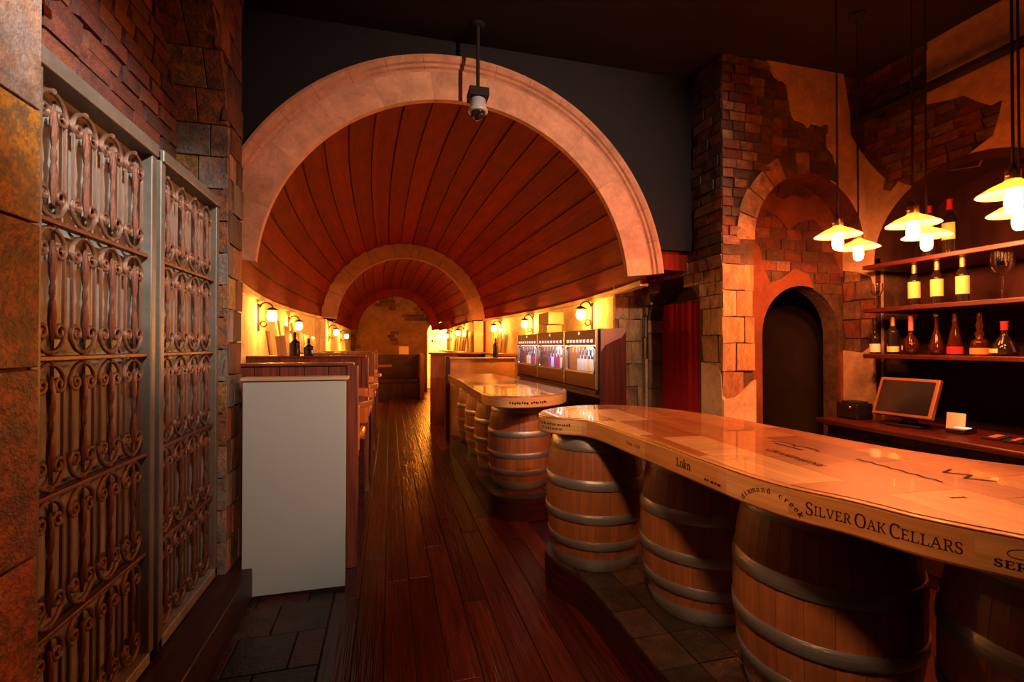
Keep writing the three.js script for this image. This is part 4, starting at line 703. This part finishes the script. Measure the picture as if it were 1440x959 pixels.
  part('bracket', sheet([[-0.13, 1.655], [0.13, 1.67], [0.13, 1.635], [0.08, 1.575], [-0.02, 1.535], [-0.09, 1.50], [-0.13, 1.44]], [], 0.012, '+z', 0.022), M.bracket, s);
  for (const [z, w, h, y, k] of [[-5.75, 0.34, 0.10, 1.662, 'lower'], [-5.72, 0.40, 0.15, 1.764, 'upper']]) solo('wine_crate', rbox(0.20, h, w, 0.004, 0, h / 2, 0), M.crate[k === 'upper' ? 3 : 6], `pale wine crate lying on the middle dispenser, the ${k} one`, 'crate', [1.99, y, z]);
}
// ------------------------------------------------------------------ right side beyond the shorter bar, far end
{
  const p = thing('low_partition', 'low plastered partition with pale cap behind the shorter bar', 'partition', [1.46, 0, -7.55]);
  part('body', box(1.06, 1.285, 0.08, 0, 0.6425, 0), M.partition, p); part('cap', rbox(1.08, 0.025, 0.14, 0.005, 0, 1.2975, 0, 'x'), M.trim, p); part('post', rbox(0.07, 1.33, 0.14, 0.006, -0.57, 0.665, 0), M.boothDark, p);
  const q = thing('booth_partition', 'dark wooden partition farther along the dispenser wall', 'partition', [1.28, 0, -9.2]);
  for (let i = 0; i < 4; i++) part('board', rbox(0.262, 1.33, 0.07, 0.004, -0.39 + i * 0.266, 0.665, 0), pick([M.booth, M.boothDark]), q); part('cap', rbox(1.12, 0.04, 0.14, 0.006, 0, 1.35, 0, 'x'), M.booth, q);
  const led = struct('trim_7'); part('ledge', span(1.75, 2.25, 1.33, 1.365, -9.1, -7.62, 'z'), M.booth, led);
  [[-7.85, 0.34, 0.14], [-8.05, 0.40, 0.2], [-8.4, 0.44, 0.16], [-8.75, 0.38, 0.24], [-8.95, 0.46, 0.12]].forEach(([z, h, w], i) => solo('crate_board', rbox(0.018, h, w, 0.003, 0, h / 2, 0), M.crate[[1, 6, 3][i % 3]], 'pale wine crate board leaning on the wall past the dispensers', 'board', [1.92, 1.367, z], [0, 0, -0.12], 'crate boards past the dispensers'));
  [[-9.65, 0.42], [-10.2, 0.38], [-10.5, 0.46], [-11.2, 0.42], [-11.6, 0.40]].forEach(([z, h], i) => solo('crate_board', rbox(0.02, h, 0.22, 0.003, 0, h / 2, 0), M.crate[[6, 1, 3][i % 3]], 'pale crate board standing beyond the second arch by the dispenser wall', 'board', [1.56, 1.37, z], [0, 0, -0.1], 'crate boards beyond the second arch'));
  const led2 = struct('trim_8'); part('ledge', span(1.40, 1.67, 1.33, 1.368, -14.0, -9.62, 'z'), M.booth, led2);
  const b = thing('banquette', 'dark wooden banquette in front of the end wall', 'bench', [0.2, 0, -13.9]);
  part('back', rbox(1.25, 1.24, 0.10, 0.01, 0, 0.62, -0.35, 'x'), M.boothDark, b); part('seat', rbox(1.2, 0.12, 0.5, 0.03, 0, 0.5, -0.05, 'x', 2), M.boothDark, b); part('base', box(1.2, 0.44, 0.44, 0, 0.22, -0.05), M.boothDark, b); part('end_board', rbox(0.12, 1.26, 0.85, 0.008, 0.68, 0.63, 0.05), M.booth, b);
  solo('framed_notice', rbox(0.28, 0.24, 0.02, 0.004, 0, 0.12, 0), M.crate[6], 'small pale framed notice standing on the dark banquette back', 'frame', [0.40, 1.242, -14.25], [-0.12, 0, 0]);
  const tb = thing('far_table', 'dark table with a small lit candle in front of the end wall', 'table', [-0.35, 0, -12.6]); part('top', rbox(0.8, 0.04, 0.6, 0.008, 0, 0.98, 0, 'x'), M.booth, tb); part('pedestal', lathe([[0.22, 0], [0.22, 0.02], [0.05, 0.05], [0.05, 0.96], [0, 0.96]], 16), M.bronze, tb);
  const cd = thing('candle', 'small glowing candle cup on the far table', 'candle', [-0.42, 1.0, -12.5]); part('cup', lathe([[0, 0], [0.03, 0], [0.034, 0.05], [0.03, 0.05], [0.026, 0.006], [0, 0.006]], 16), M.opal, cd); part('flame', new THREE.SphereGeometry(0.014, 10, 8).scale(1, 1.7, 1), std([1, 0.8, 0.5], { emissive: lin(1, 0.55, 0.2), emissiveIntensity: 8 }), cd, [0, 0.04, 0]); const fl = new THREE.PointLight(lin(1, 0.5, 0.15), 0.15); fl.name = 'flame_light'; fl.position.y = 0.05; fl.castShadow = true; cd.add(fl);
  const sg = thing('wall_notice', 'white printed notice in the bright passage at the far end', 'notice', [1.62, 1.32, -16.84]); part('sheet', rbox(0.62, 0.55, 0.02, 0.004, 0, 0.275, 0), M.paperWhite, sg);
  const pl = new THREE.PlaneGeometry(0.58, 0.5); part('print', pl, lettering(256, 224, (x, w, h) => { x.fillRect(40, 60, 34, 40); x.fillRect(84, 72, 22, 28); x.fillRect(112, 70, 16, 30); for (let i = 0; i < 7; i++) x.fillRect(150, 40 + i * 18, 70, 5); x.fillRect(24, 130, 100, 5); x.fillRect(24, 180, 200, 6); }), sg, [0, 0.275, 0.0115]);
}
// ------------------------------------------------------------------ added, unseen spotlights for gates, panel, arch and bar (above and behind the camera)
{
  const spot = (pos, aim, cd, ang, pen, label, color = SPOT_WARM.color, soft = 3) => {
    const t = thing('added_spotlight', label, 'lamp', pos), d = v3(...aim).sub(v3(...pos)).normalize(), qn = new THREE.Quaternion().setFromUnitVectors(v3(0, -1, 0), d);
    const h = new THREE.Group(); h.name = 'head'; h.quaternion.copy(qn); t.add(h);
    part('housing', lathe([[0, 0.09], [0.035, 0.085], [0.045, 0.06], [0.05, -0.05], [0.046, -0.05], [0.04, 0.0], [0, 0.0]], 20), M.black, h);
    part('lens', new THREE.CylinderGeometry(0.038, 0.038, 0.006, 20).translate(0, -0.03, 0), std([1, 0.95, 0.9], { emissive: lin(...color), emissiveIntensity: 12 }), h);
    part('stem', new THREE.CylinderGeometry(0.01, 0.01, CEIL - pos[1] - 0.05, 8).translate(0, (CEIL - pos[1] + 0.05) / 2, 0), M.black, t);
    const l = new THREE.SpotLight(lin(...color), cd, 0, ang * Math.PI / 180, pen); l.name = 'spot_light'; l.castShadow = true; l.shadow.radius = soft; l.position.copy(d.clone().multiplyScalar(0.06)); t.add(l);
    l.target.name = 'aim_point'; l.target.position.set(aim[0] - pos[0], aim[1] - pos[1], aim[2] - pos[2]); t.add(l.target);
  };
  spot([0.75, 3.50, -0.1], [-0.95, 2.3, -2.0], 85, 16, 0.75, 'added unseen spotlight aimed at the iron gates', [1, 0.92, 0.84]);
  spot([0.35, 3.50, 0.9], [-0.5, 0.80, -3.1], 27, 13, 0.7, 'added unseen spotlight aimed at the beige panel', [1, 0.78, 0.60]);
  spot([2.2, 3.50, 0.3], [0.9, 2.4, -3.4], 62, 31, 0.8, 'added unseen spotlight aimed at the stone arch', [1, 0.62, 0.42]);
  spot([-0.05, 3.50, -0.3], [1.2, 0.95, -1.9], 40, 28, 0.9, 'added unseen spotlight aimed at the long bar and its barrels', [1, 0.48, 0.22], 9);
}
renderer.render(scene, camera);
